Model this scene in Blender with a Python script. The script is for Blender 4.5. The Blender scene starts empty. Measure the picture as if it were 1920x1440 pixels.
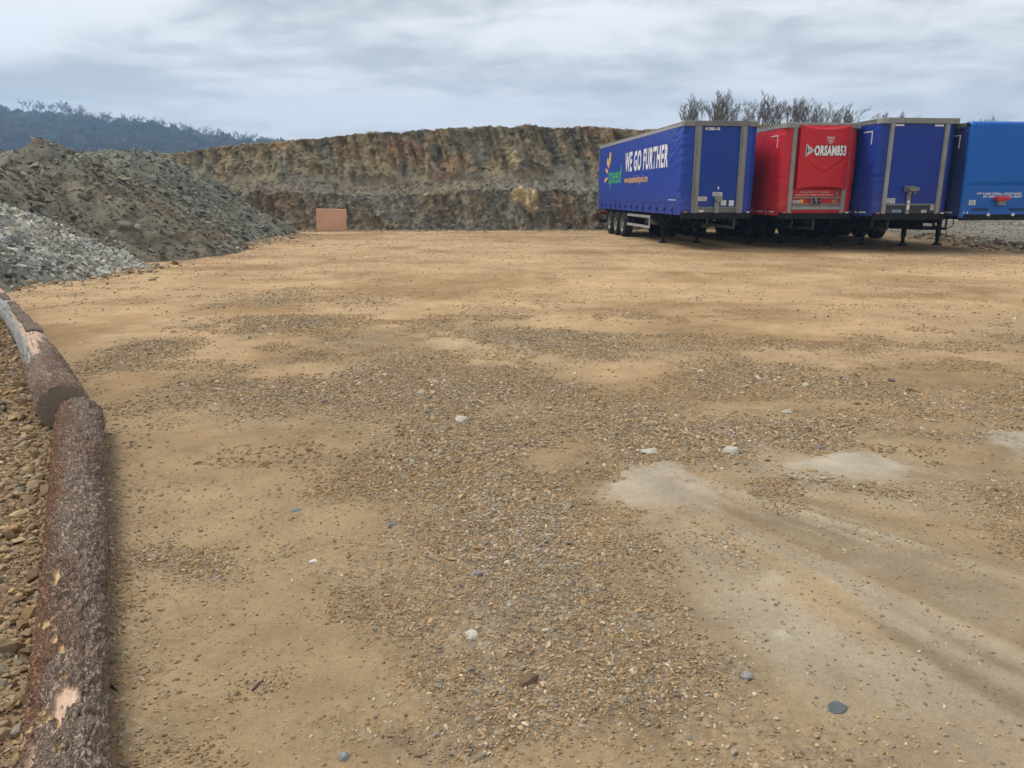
import bpy, bmesh, math, random
import numpy as np
from mathutils import Vector, Matrix

# ------------------------------------------------------------------ camera, sky, sun, exposure
sc = bpy.context.scene
C = sc.collection
F_PX, PITCH, CAM_H = 1418.86, 0.246, 1.869
cam_d = bpy.data.cameras.new('camera'); cam = bpy.data.objects.new('camera', cam_d); C.objects.link(cam)
cam.location = (0, 0, CAM_H); cam.rotation_euler = (math.pi/2-PITCH, 0, 0)
cam_d.sensor_fit = 'HORIZONTAL'; cam_d.sensor_width = 36; cam_d.lens = 36*F_PX/1920
cam_d.clip_start = 0.05; cam_d.clip_end = 6000
sc.camera = cam
SUN_EL, SUN_AZ = math.radians(54), math.radians(298)      # azimuth clockwise from +Y: to the left, a little ahead
wd = bpy.data.worlds.new('World'); sc.world = wd; wd.use_nodes = True
SKY_STRENGTH = 0.12; SUN_STRENGTH = 1.5; EXPOSURE = 0.90
sun_d = bpy.data.lights.new('sun', 'SUN'); sun_d.energy = SUN_STRENGTH; sun_d.angle = math.radians(22); sun_d.color = (1, .96, .9)
sun = bpy.data.objects.new('sun', sun_d); C.objects.link(sun)
sdir = Vector((math.sin(SUN_AZ)*math.cos(SUN_EL), math.cos(SUN_AZ)*math.cos(SUN_EL), math.sin(SUN_EL)))
sun.rotation_euler = sdir.to_track_quat('Z', 'Y').to_euler(); sun.location = (-20, -20, 60)
sc.view_settings.view_transform = 'Standard'; sc.view_settings.look = 'None'
sc.view_settings.exposure = EXPOSURE; sc.view_settings.gamma = 1; sc.view_settings.use_curve_mapping = False
sc.render.engine = 'CYCLES'

class NT:
    """small node-tree writer"""
    def __init__(s, tree): s.t = tree
    def n(s, typ, **kw):
        nd = s.t.nodes.new(typ)
        for k, v in kw.items():
            if k.startswith('_'): setattr(nd, k[1:], v)
        return nd
    def link(s, a, b): s.t.links.new(a, b)
    def math(s, op, a, b=None, c=None, clamp=False):
        nd = s.t.nodes.new('ShaderNodeMath'); nd.operation = op; nd.use_clamp = clamp
        for i, v in enumerate((a, b, c)):
            if v is None: continue
            if isinstance(v, (int, float)): nd.inputs[i].default_value = v
            else: s.link(v, nd.inputs[i])
        return nd.outputs[0]
    def mix(s, fac, a, b, mode='MIX'):
        nd = s.t.nodes.new('ShaderNodeMix'); nd.data_type = 'RGBA'; nd.blend_type = mode; nd.clamp_factor = True
        for i, v in ((0, fac), (6, a), (7, b)):
            if isinstance(v, (int, float)) and i == 0: nd.inputs[0].default_value = v
            elif isinstance(v, (tuple, list)): nd.inputs[i].default_value = (*v[:3], 1)
            else: s.link(v, nd.inputs[i])
        return nd.outputs[2]
    def ramp(s, fac, lo, hi, a=0.0, b=1.0):
        nd = s.t.nodes.new('ShaderNodeMapRange'); nd.interpolation_type = 'SMOOTHSTEP'
        s.link(fac, nd.inputs[0]); nd.inputs[1].default_value = lo; nd.inputs[2].default_value = hi
        nd.inputs[3].default_value = a; nd.inputs[4].default_value = b
        return nd.outputs[0]
    def noise(s, vec, scale, detail=4, rough=.55, dist=0):
        nd = s.t.nodes.new('ShaderNodeTexNoise'); nd.inputs['Scale'].default_value = scale
        nd.inputs['Detail'].default_value = detail; nd.inputs['Roughness'].default_value = rough; nd.inputs['Distortion'].default_value = dist
        if vec is not None: s.link(vec, nd.inputs['Vector'])
        return nd.outputs['Fac']
    def voro(s, vec, scale, feature='F1', out='Distance'):
        nd = s.t.nodes.new('ShaderNodeTexVoronoi'); nd.feature = feature; nd.inputs['Scale'].default_value = scale
        if vec is not None: s.link(vec, nd.inputs['Vector'])
        return nd.outputs[out]

def build_world():
    t = wd.node_tree; t.nodes.clear(); N = NT(t)
    out = N.n('ShaderNodeOutputWorld'); bg = N.n('ShaderNodeBackground'); bg.inputs[1].default_value = SKY_STRENGTH
    sky = N.n('ShaderNodeTexSky'); sky.sky_type = 'NISHITA'; sky.sun_disc = False
    sky.sun_elevation = SUN_EL; sky.sun_rotation = SUN_AZ; sky.altitude = 200; sky.dust_density = 2.0
    tc = N.n('ShaderNodeTexCoord'); sep = N.n('ShaderNodeSeparateXYZ'); N.link(tc.outputs['Generated'], sep.inputs[0])
    z = N.math('MAXIMUM', sep.outputs[2], 0.0); zz = N.math('ADD', z, 0.20)
    x = N.math('DIVIDE', sep.outputs[0], zz); y = N.math('DIVIDE', sep.outputs[1], zz)
    cb = N.n('ShaderNodeCombineXYZ'); N.link(x, cb.inputs[0]); N.link(N.math('MULTIPLY', y, 1.25), cb.inputs[1]); cb.inputs[2].default_value = 3.7
    n1 = N.noise(cb.outputs[0], 1.05, 4, .5, .25)
    n2 = N.noise(cb.outputs[0], 3.4, 6, .6, .3)
    n = N.math('ADD', N.math('MULTIPLY', n1, .68), N.math('MULTIPLY', n2, .32))
    dark, lit = (2.6, 2.72, 2.80), (5.0, 5.03, 5.02)
    cl = N.mix(N.ramp(n, .40, .58), dark, lit)
    # thin cloud lets a little blue through
    thin = N.ramp(n, .55, .72, 0, .22)
    cl = N.mix(thin, cl, sky.outputs[0])
    # cloud deck brightens towards the horizon
    hz = N.ramp(z, .0, .26, .5, 0)
    cl = N.mix(hz, cl, (4.75, 4.85, 4.9))
    N.link(cl, bg.inputs[0]); N.link(bg.outputs[0], out.inputs[0])
build_world()

# ------------------------------------------------------------------ numeric helpers
cP, sP = math.cos(PITCH), math.sin(PITCH)
def ray(px, py):
    u = (720-py)/F_PX
    return np.array([(px-960)/F_PX, cP+u*sP, u*cP-sP])
def g(px, py, z=0.0):                      # pixel of the photograph -> point on a level plane
    d = ray(px, py); t = (z-CAM_H)/d[2]; return np.array([d[0]*t, d[1]*t, z])
def atY(px, py, Y):                        # pixel -> point at a known distance
    d = ray(px, py); t = Y/d[1]; return np.array([d[0]*t, Y, CAM_H+d[2]*t])
def proj(P):
    P = np.asarray(P, float); x, y, z = P[..., 0], P[..., 1], P[..., 2]-CAM_H
    d = y*cP-z*sP; u = y*sP+z*cP
    return 960+F_PX*x/d, 720-F_PX*u/d
rng = np.random.default_rng(7); random.seed(7)

def h3(ix, iy, iz, seed):
    h = (ix.astype(np.int64)*374761393 + iy.astype(np.int64)*668265263 + iz.astype(np.int64)*1274126177 + seed*974634777) & 0xFFFFFFFF
    h = ((h ^ (h >> 13))*1103515245) & 0xFFFFFFFF; h = ((h ^ (h >> 16))*2246822519) & 0xFFFFFFFF
    return ((h ^ (h >> 15)) & 0xFFFFFF)/float(0xFFFFFF)
def vn(x, y, z=None, seed=0):
    x = np.asarray(x, float); y = np.asarray(y, float)+0*x
    ix, iy = np.floor(x), np.floor(y); fx, fy = x-ix, y-iy
    sx, sy = fx*fx*fx*(fx*(6*fx-15)+10), fy*fy*fy*(fy*(6*fy-15)+10)
    def pl(iz):
        a = h3(ix, iy, iz, seed); b = h3(ix+1, iy, iz, seed); c = h3(ix, iy+1, iz, seed); d = h3(ix+1, iy+1, iz, seed)
        return (a+(b-a)*sx)*(1-sy)+(c+(d-c)*sx)*sy
    if z is None: return pl(np.zeros_like(ix))
    z = np.asarray(z, float)+0*x; iz = np.floor(z); fz = z-iz; sz = fz*fz*(3-2*fz)
    return pl(iz)*(1-sz)+pl(iz+1)*sz
def fbm(x, y, z=None, o=4, seed=0, gain=.5):
    s = 0; a = 1; tot = 0; k = 1.0
    for i in range(o):
        s = s+a*vn(np.asarray(x)*k+17.3*i, np.asarray(y)*k+5.1*i, None if z is None else np.asarray(z)*k, seed+i); tot += a; a *= gain; k *= 2.03
    return s/tot
def worley(x, y, seed=0):
    ix, iy = np.floor(x), np.floor(y); best = np.full(np.shape(x), 9.0); sec = best.copy(); val = np.zeros(np.shape(x)); zz = np.zeros_like(ix)
    for dx in (-1, 0, 1):
        for dy in (-1, 0, 1):
            cx, cy = ix+dx, iy+dy
            d = np.hypot(cx+h3(cx, cy, zz, seed)-x, cy+h3(cx, cy, zz, seed+1)-y)
            v = h3(cx, cy, zz, seed+2); m = d < best
            sec = np.where(m, best, np.minimum(sec, d)); val = np.where(m, v, val); best = np.where(m, d, best)
    return best, sec-best, val
def ss(a, b, x):
    t = np.clip((np.asarray(x, float)-a)/(b-a), 0, 1); return t*t*(3-2*t)
def lerp(a, b, t):
    t = np.asarray(t)[..., None]; return np.asarray(a)*(1-t)+np.asarray(b)*t

# ------------------------------------------------------------------ object helpers
def link(name, me, mat=None, parent=None):
    o = bpy.data.objects.new(name, me); C.objects.link(o)
    if mat is not None: me.materials.append(mat)
    if parent is not None: o.parent = parent
    return o
def tag(o, label, cat, group=None):
    o['label'] = label; o['category'] = cat
    if group: o['group'] = group
    return o
def empty(name, loc=(0, 0, 0), rz=0):
    o = bpy.data.objects.new(name, None); C.objects.link(o); o.location = loc; o.rotation_euler = (0, 0, rz); o.empty_display_size = .3
    return o
def setcol(me, col, name='Col'):
    a = me.color_attributes.new(name, 'FLOAT_COLOR', 'POINT')
    c = np.ones((len(me.vertices), 4), np.float32); c[:, :3] = np.clip(np.asarray(col).reshape(-1, 3), 0, 1)
    a.data.foreach_set('color', c.ravel())
def setv(me, val, name):
    a = me.attributes.new(name, 'FLOAT_VECTOR', 'POINT'); a.data.foreach_set('vector', np.asarray(val, np.float32).ravel())
def setf(me, val, name):
    a = me.attributes.new(name, 'FLOAT', 'POINT'); a.data.foreach_set('value', np.asarray(val, np.float32).ravel())
def grid_mesh(name, P, smooth=True, wrap=False, flip=False):
    """P: (rows, cols, 3) -> quad mesh"""
    r, c = P.shape[:2]
    idx = np.arange(r*c).reshape(r, c)
    if wrap: idx = np.concatenate([idx, idx[:, :1]], 1)
    q = np.stack([idx[:-1, :-1], idx[:-1, 1:], idx[1:, 1:], idx[1:, :-1]], -1).reshape(-1, 4)
    if flip: q = q[:, ::-1]
    me = bpy.data.meshes.new(name); n = len(q)
    me.vertices.add(r*c); me.vertices.foreach_set('co', np.asarray(P, np.float32).ravel())
    me.loops.add(n*4); me.loops.foreach_set('vertex_index', q.astype(np.int32).ravel())
    me.polygons.add(n); me.polygons.foreach_set('loop_start', np.arange(0, n*4, 4, dtype=np.int32))
    me.update(calc_edges=True); me.validate()
    if smooth: me.polygons.foreach_set('use_smooth', np.ones(n, bool))
    return me
def from_bm(name, bm, smooth=False):
    me = bpy.data.meshes.new(name); bm.to_mesh(me); bm.free()
    if smooth: me.polygons.foreach_set('use_smooth', np.ones(len(me.polygons), bool))
    return me
def bx(bm, x0, x1, y0, y1, z0, z1, bev=0.0):
    v = [bm.verts.new(p) for p in ((x0,y0,z0),(x1,y0,z0),(x1,y1,z0),(x0,y1,z0),(x0,y0,z1),(x1,y0,z1),(x1,y1,z1),(x0,y1,z1))]
    fs = [bm.faces.new([v[i] for i in q]) for q in ((0,3,2,1),(4,5,6,7),(0,1,5,4),(1,2,6,5),(2,3,7,6),(3,0,4,7))]
    if bev > 0:
        es = list({e for f in fs for e in f.edges}); bmesh.ops.bevel(bm, geom=es, offset=bev, segments=2, affect='EDGES', profile=.6)
def boxes(name, bl, mat, parent, bev=0.006):
    bm = bmesh.new()
    for b in bl: bx(bm, *b, bev=bev)
    return link(name, from_bm(name, bm), mat, parent)
def tube(bm, pts, r, n=8, caps=True):
    """tube along points; r scalar or list"""
    pts = [Vector(p) for p in pts]; rs = r if isinstance(r, (list, tuple)) else [r]*len(pts); rings = []
    for i, p in enumerate(pts):
        d = (pts[min(i+1, len(pts)-1)]-pts[max(i-1, 0)]).normalized()
        a = d.orthogonal().normalized() if i == 0 else (rings_a - d*rings_a.dot(d)).normalized()
        rings_a = a; b = d.cross(a)
        rings.append([bm.verts.new(p+rs[i]*(a*math.cos(2*math.pi*k/n)+b*math.sin(2*math.pi*k/n))) for k in range(n)])
    for A, B in zip(rings, rings[1:]):
        for k in range(n): bm.faces.new((A[k], A[(k+1) % n], B[(k+1) % n], B[k]))
    if caps:
        bm.faces.new(rings[0][::-1]); bm.faces.new(rings[-1])
def bar(bm, p, q, w, t):
    """rectangular bar between two points (w across, t thick)"""
    p, q = Vector(p), Vector(q); d = (q-p).normalized(); up = Vector((0, 1, 0)) if abs(d.y) < .9 else Vector((0, 0, 1))
    a = d.cross(up).normalized(); b = d.cross(a)
    vs = [[bm.verts.new(e+a*sx*w/2+b*sy*t/2) for sx, sy in ((-1,-1),(1,-1),(1,1),(-1,1))] for e in (p, q)]
    for k in range(4): bm.faces.new((vs[0][k], vs[0][(k+1) % 4], vs[1][(k+1) % 4], vs[1][k]))
    bm.faces.new(vs[0][::-1]); bm.faces.new(vs[1])
def lathe(bm, prof, n=28, axis='X'):
    rings = []
    for a, r in prof:
        rings.append([bm.verts.new((a, r*math.cos(2*math.pi*k/n), r*math.sin(2*math.pi*k/n))) for k in range(n)])
    for A, B in zip(rings, rings[1:]):
        for k in range(n): bm.faces.new((A[k], A[(k+1) % n], B[(k+1) % n], B[k]))
    bmesh.ops.recalc_face_normals(bm, faces=bm.faces)

# ------------------------------------------------------------------ materials
def new_mat(name):
    m = bpy.data.materials.new(name); m.use_nodes = True; t = m.node_tree; t.nodes.clear(); N = NT(t)
    out = N.n('ShaderNodeOutputMaterial'); b = N.n('ShaderNodeBsdfPrincipled'); N.link(b.outputs[0], out.inputs[0])
    tc = N.n('ShaderNodeTexCoord')
    return m, N, b, tc.outputs['Object']
def bump(N, b, h, strength, dist):
    bp = N.n('ShaderNodeBump'); bp.inputs['Strength'].default_value = strength; bp.inputs['Distance'].default_value = dist
    N.link(h, bp.inputs['Height']); N.link(bp.outputs[0], b.inputs['Normal'])
_mc = {}
def pm(name, col, rough=.5, metal=0.0, dirt=.25, dscale=1.5, dcol=None, bmp=0.0, bscale=40, streak=False, dust=0.0):
    """painted / coated surface with grime"""
    if name in _mc: return _mc[name]
    m, N, b, ob = new_mat(name)
    vec = ob
    if streak:
        mp = N.n('ShaderNodeMapping'); mp.inputs['Scale'].default_value = (3, 3, .35); N.link(ob, mp.inputs[0]); vec = mp.outputs[0]
    n = N.noise(vec, dscale, 6, .62)
    dc = dcol if dcol else tuple(c*.45 for c in col)
    c = N.mix(N.ramp(n, .42, .75, 0, dirt), col, dc)
    n2 = N.noise(ob, dscale*14, 3, .6)
    c = N.mix(N.ramp(n2, .5, .8, 0, dirt*.5), c, dc)
    if dust:                                                    # road dust thrown up on the lower part
        sx = N.n('ShaderNodeSeparateXYZ'); N.link(ob, sx.inputs[0]); dm = N.math('MULTIPLY', N.ramp(sx.outputs[2], 1.1, 2.6, 1, .06), N.ramp(N.noise(vec, 2.2, 6, .7), .35, .75, .05, dust)); c = N.mix(dm, c, (.16, .125, .085))
    N.link(c, b.inputs['Base Color']); b.inputs['Metallic'].default_value = metal
    N.link(N.ramp(n, .3, .8, rough-.06, rough+.14), b.inputs['Roughness'])
    if bmp: bump(N, b, N.noise(ob, bscale, 4), bmp, .01)
    if name.startswith(('panel', 'curtain')): b.inputs['Specular IOR Level'].default_value = .28
    if name in ('chassis_black', 'tyre_rubber'): b.inputs['Specular IOR Level'].default_value = .15
    _mc[name] = m
    return m
def earth(name, rough=.95, speck=1.0, scales=(9, 45, 160), bmp=.6, bdist=.02, voro=True):
    """stone and soil: colour comes from the Col attribute, grain and relief from noise"""
    m, N, b, ob = new_mat(name)
    at = N.n('ShaderNodeAttribute'); at.attribute_name = 'Col'
    ag = N.n('ShaderNodeAttribute'); ag.attribute_name = 'rough'
    gr = ag.outputs['Fac']
    n1 = N.noise(ob, scales[0], 5, .6); n2 = N.noise(ob, scales[1], 5, .65); n3 = N.noise(ob, scales[2], 3, .6)
    n0 = N.noise(ob, scales[0]*.22, 6, .6)
    k = N.math('ADD', N.math('MULTIPLY', N.math('SUBTRACT', n1, .5), .75*speck), N.math('ADD', N.math('MULTIPLY', N.math('SUBTRACT', n0, .5), .7*speck), 1.0))
    k2 = N.math('MULTIPLY', N.math('SUBTRACT', n2, .5), 1.25*speck); k2 = N.math('MULTIPLY', k2, N.math('ADD', gr, .3))
    k3 = N.math('MULTIPLY', N.math('SUBTRACT', n3, .5), .7*speck)
    k = N.math('MAXIMUM', N.math('ADD', N.math('ADD', k, k2), k3), .15)
    cb = N.n('ShaderNodeCombineXYZ'); [N.link(k, cb.inputs[i]) for i in range(3)]
    col = N.mix(1.0, at.outputs['Color'], cb.outputs[0], 'MULTIPLY')
    h = N.math('ADD', N.math('MULTIPLY', n2, .7), N.math('MULTIPLY', n3, .3))
    if voro:
        vc = N.voro(ob, scales[1]*.9, 'F1', 'Color'); sp = N.n('ShaderNodeSeparateColor'); N.link(vc, sp.inputs[0])
        vd = N.voro(ob, scales[1]*.9)
        tone = N.math('MULTIPLY', gr, N.ramp(sp.outputs[0], .2, 1.0, 0, .6))
        col = N.mix(tone, col, N.mix(sp.outputs[1], (.20, .185, .16), (.46, .38, .26)))
        dk = N.math('MULTIPLY', gr, N.ramp(vd, .35, .75, 0, .55)); col = N.mix(dk, col, (.085, .06, .035))
        h = N.math('SUBTRACT', h, N.math('MULTIPLY', N.math('MULTIPLY', vd, gr), .9))
    N.link(col, b.inputs['Base Color']); b.inputs['Roughness'].default_value = rough; b.inputs['Specular IOR Level'].default_value = .2
    bump(N, b, h, bmp, bdist)
    return m
def inst_mat(name, attr='col', speck=.5, scale=30, rough=.9, bdist=.004):
    m, N, b, ob = new_mat(name)
    at = N.n('ShaderNodeAttribute'); at.attribute_type = 'INSTANCER'; at.attribute_name = attr
    n = N.noise(ob, scale*.1, 5, .65)
    k = N.math('ADD', N.math('MULTIPLY', N.math('SUBTRACT', n, .5), 1.6*speck), 1.0)
    cb = N.n('ShaderNodeCombineXYZ'); [N.link(k, cb.inputs[i]) for i in range(3)]
    N.link(N.mix(1.0, at.outputs['Color'], cb.outputs[0], 'MULTIPLY'), b.inputs['Base Color'])
    b.inputs['Roughness'].default_value = rough; b.inputs['Specular IOR Level'].default_value = .2
    bump(N, b, n, .4, bdist)
    return m

# ------------------------------------------------------------------ scatter: point cloud + instancing
def hull_rock(seed, n=22, flat=.7, boxy=0.0):
    r = random.Random(seed); bm = bmesh.new()
    ax = (1.0, r.uniform(.65, .95), flat*r.uniform(.8, 1.15))
    for i in range(n):
        v = Vector((r.gauss(0, 1), r.gauss(0, 1), r.gauss(0, 1))).normalized()*r.uniform(.8, 1.05)
        if boxy: v = Vector([math.copysign(abs(c)**(1-boxy*.6), c) for c in v])
        bm.verts.new((v.x*ax[0], v.y*ax[1], v.z*ax[2]))
    res = bmesh.ops.convex_hull(bm, input=bm.verts[:])
    kill = [e for e in res['geom_interior'] if isinstance(e, bmesh.types.BMVert)]
    if kill: bmesh.ops.delete(bm, geom=kill, context='VERTS')
    bmesh.ops.recalc_face_normals(bm, faces=bm.faces)
    return from_bm('rock', bm)
def proto_collection(name, meshes, mat):
    col = bpy.data.collections.new(name)
    for me in meshes:
        if not me.materials: me.materials.append(mat)
        o = bpy.data.objects.new(name, me); col.objects.link(o)
    return col
def scatter(name, P, S, R, K, coll, nproto, parent=None):
    """P points (n,3), S scale (n,3), R euler (n,3), K colour (n,3)"""
    n = len(P); me = bpy.data.meshes.new(name); me.vertices.add(n); me.vertices.foreach_set('co', np.asarray(P, np.float32).ravel())
    for nm, arr in (('scl', S), ('rot', R)):
        a = me.attributes.new(nm, 'FLOAT_VECTOR', 'POINT'); a.data.foreach_set('vector', np.asarray(arr, np.float32).ravel())
    setcol(me, K, 'col')
    a = me.attributes.new('idx', 'INT', 'POINT'); a.data.foreach_set('value', rng.integers(0, nproto, n).astype(np.int32))
    o = bpy.data.objects.new(name, me); C.objects.link(o)
    if parent is not None: o.parent = parent
    o['kind'] = 'stuff'
    ng = bpy.data.node_groups.new(name, 'GeometryNodeTree')
    ng.interface.new_socket('Geometry', in_out='INPUT', socket_type='NodeSocketGeometry'); ng.interface.new_socket('Geometry', in_out='OUTPUT', socket_type='NodeSocketGeometry')
    N = ng.nodes; L = ng.links
    gi = N.new('NodeGroupInput'); go = N.new('NodeGroupOutput'); ip = N.new('GeometryNodeInstanceOnPoints'); ci = N.new('GeometryNodeCollectionInfo')
    ci.inputs[0].default_value = coll; ci.inputs['Separate Children'].default_value = True; ci.inputs['Reset Children'].default_value = True
    def na(nm, ty):
        q = N.new('GeometryNodeInputNamedAttribute'); q.data_type = ty; q.inputs[0].default_value = nm; return q.outputs[0]
    e2r = N.new('FunctionNodeEulerToRotation'); L.new(na('rot', 'FLOAT_VECTOR'), e2r.inputs[0])
    L.new(gi.outputs[0], ip.inputs['Points']); L.new(ci.outputs[0], ip.inputs['Instance']); ip.inputs['Pick Instance'].default_value = True
    L.new(na('idx', 'INT'), ip.inputs['Instance Index']); L.new(e2r.outputs[0], ip.inputs['Rotation']); L.new(na('scl', 'FLOAT_VECTOR'), ip.inputs['Scale'])
    L.new(ip.outputs[0], go.inputs[0])
    md = o.modifiers.new('scatter', 'NODES'); md.node_group = ng
    return o
def rock_dims(r, flat=.75):
    n = len(r); return np.stack([r*rng.uniform(.8, 1.35, n), r*rng.uniform(.7, 1.1, n), r*rng.uniform(.6, 1.05, n)*flat], 1)
def rock_rot(n, tilt=.35):
    return np.stack([rng.normal(0, tilt, n), rng.normal(0, tilt, n), rng.uniform(0, 6.283, n)], 1)
def palette(n, cols, w, jit=.18):
    cols = np.array(cols); w = np.asarray(w, float)
    if w.ndim == 1: i = rng.choice(len(cols), n, p=w/w.sum())
    else:
        cw = np.cumsum(w/w.sum(1, keepdims=True), 1); i = (rng.random(n)[:, None] > cw).sum(1).clip(0, len(cols)-1)
    return cols[i]*rng.normal(1, jit, (n, 1)).clip(.5, 1.6)*rng.normal(1, .025, (n, 3))
rock_mat = inst_mat('stone_mixed')
ROCKS = proto_collection('rock_shapes', [hull_rock(i, 26 if i % 2 else 18, .72) for i in range(9)], rock_mat); NR = 9
SHARDS = proto_collection('shard_shapes', [hull_rock(40+i, 13, .5, .5) for i in range(7)], rock_mat); NS = 7

# ------------------------------------------------------------------ logs: axes first, the ground needs them
def axis_from(pts):                        # (px, py, radius): the axis lies one radius above the ground
    return np.array([[*g(px, py, r-.012)[:2], r-.012, r] for px, py, r in pts])
AXA = axis_from([(150, 781, .160), (147, 880, .150), (144, 1000, .138), (136, 1150, .128), (128, 1300, .122), (122, 1440, .118)])
e = AXA[-1]+(AXA[-1]-AXA[-2])*4.0; e[2] = .104; e[3] = .116
AXA = np.vstack([AXA, e])
AXB = axis_from([(120, 764, .182), (88, 696, .178), (57, 634, .172), (22, 585, .166), (-30, 532, .158)])
def log_line_x(Y):                         # ground line of the two logs: x at a given distance
    pts = np.vstack([AXA[::-1], AXB]); o = np.argsort(pts[:, 1]); return np.interp(Y, pts[o, 1], pts[o, 0])

# ------------------------------------------------------------------ ground
def blob(X, Y, lst):
    s = np.zeros(np.shape(X))
    for px, py, rx, ry, w in lst:
        c = g(px, py); rxm = abs(g(px+rx, py)[0]-c[0]); rym = (g(px, py-ry)[1]-g(px, py+ry)[1])/2
        s = s+w*np.exp(-(((X-c[0])/rxm)**2+((Y-c[1])/rym)**2))
    return s
GRAV = [(510,615,70,18,1),(430,720,90,32,.9),(560,730,80,30,.8),(720,700,110,30,.8),(800,745,120,32,1.1),(790,850,130,50,1.1),(930,830,110,45,.9),
        (990,635,90,22,.9),(1080,730,80,25,.7),(1180,790,130,28,1),(1400,825,140,26,.9),(930,970,90,60,.9),(1060,1090,110,50,.9),(1180,1150,110,40,.6),
        (1000,1250,110,70,.9),(1230,1310,140,60,.8),(820,1180,70,40,.45),(1270,1160,50,25,.7),(350,1060,70,35,.7),(250,1080,50,40,.6),(690,1190,30,14,.6),
        (1300,640,200,20,.45),(1500,720,200,25,.4),(250,650,80,25,.7),(200,700,40,40,.7),(640,560,150,15,.6),(330,510,70,12,.6),(1800,1250,60,25,.6),(1440,1010,70,30,.45),
        (720,1380,90,40,.5),(1500,800,160,22,.5),(1780,810,160,22,.5),(950,1370,160,70,.7)]
SAND = [(120,600,160,25,1),(290,725,90,28,.9),(290,860,130,60,1),(430,915,150,40,.8),(330,980,140,40,.5),(420,1200,220,70,1),(300,1360,140,90,1),(560,1330,160,70,.7),(1250,500,500,30,.9),
        (800,490,300,25,.5),(1500,600,300,25,.5),(1000,1390,20,20,.0),(1370,1120,60,50,.5),(1530,1330,80,80,.6),(1600,1130,260,150,1.1),(1820,1250,220,150,.9),(1560,980,220,40,.6),(1250,920,90,35,.9),(1640,880,110,25,.8),(560,690,40,12,.4)]
GREY = [(1660,1110,330,150,.95),(1800,1280,260,150,.8),(1500,960,260,60,.7),(1250,915,110,38,.6),(1600,880,200,35,.6),(1900,840,70,45,.8),(1400,1200,120,120,.4),(960,1000,120,90,.35),(860,640,300,25,.25),
        (780,740,160,40,.3),(1050,1080,140,70,.35)]
PALE = [(1490,1075,60,35,.4),(1660,1060,160,25,.45),(1820,1130,130,30,.4),(1452,1222,20,9,1.3),(1235,1192,16,10,.9),(1250,1145,16,8,.7),
        (1330,1180,80,14,.35),(1180,1250,25,60,.3)]
lip_pts = np.array([g(1725, 446)[:2], g(1790, 452)[:2], g(1850, 462)[:2], g(1925, 472)[:2], g(2010, 486)[:2]])
def lip_d(X, Y):                           # signed distance to the edge of the grey hardstanding (positive inside)
    o = np.argsort(lip_pts[:, 1]); xl = np.interp(Y, lip_pts[o, 1], lip_pts[o, 0])
    return X-xl-.6*np.clip(24-Y, 0, None)*0+(-6*ss(24, 18, Y))
SA = math.radians(13.8)
SLABS = [((1120,917),(1190,890),(1248,872),(1280,895),(1320,945),(1230,960),(1150,935)), ((1490,868),(1590,850),(1660,860),(1720,895),(1620,900),(1540,885)), ((1862,815),(1950,802),(1990,870),(1905,868))]
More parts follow.
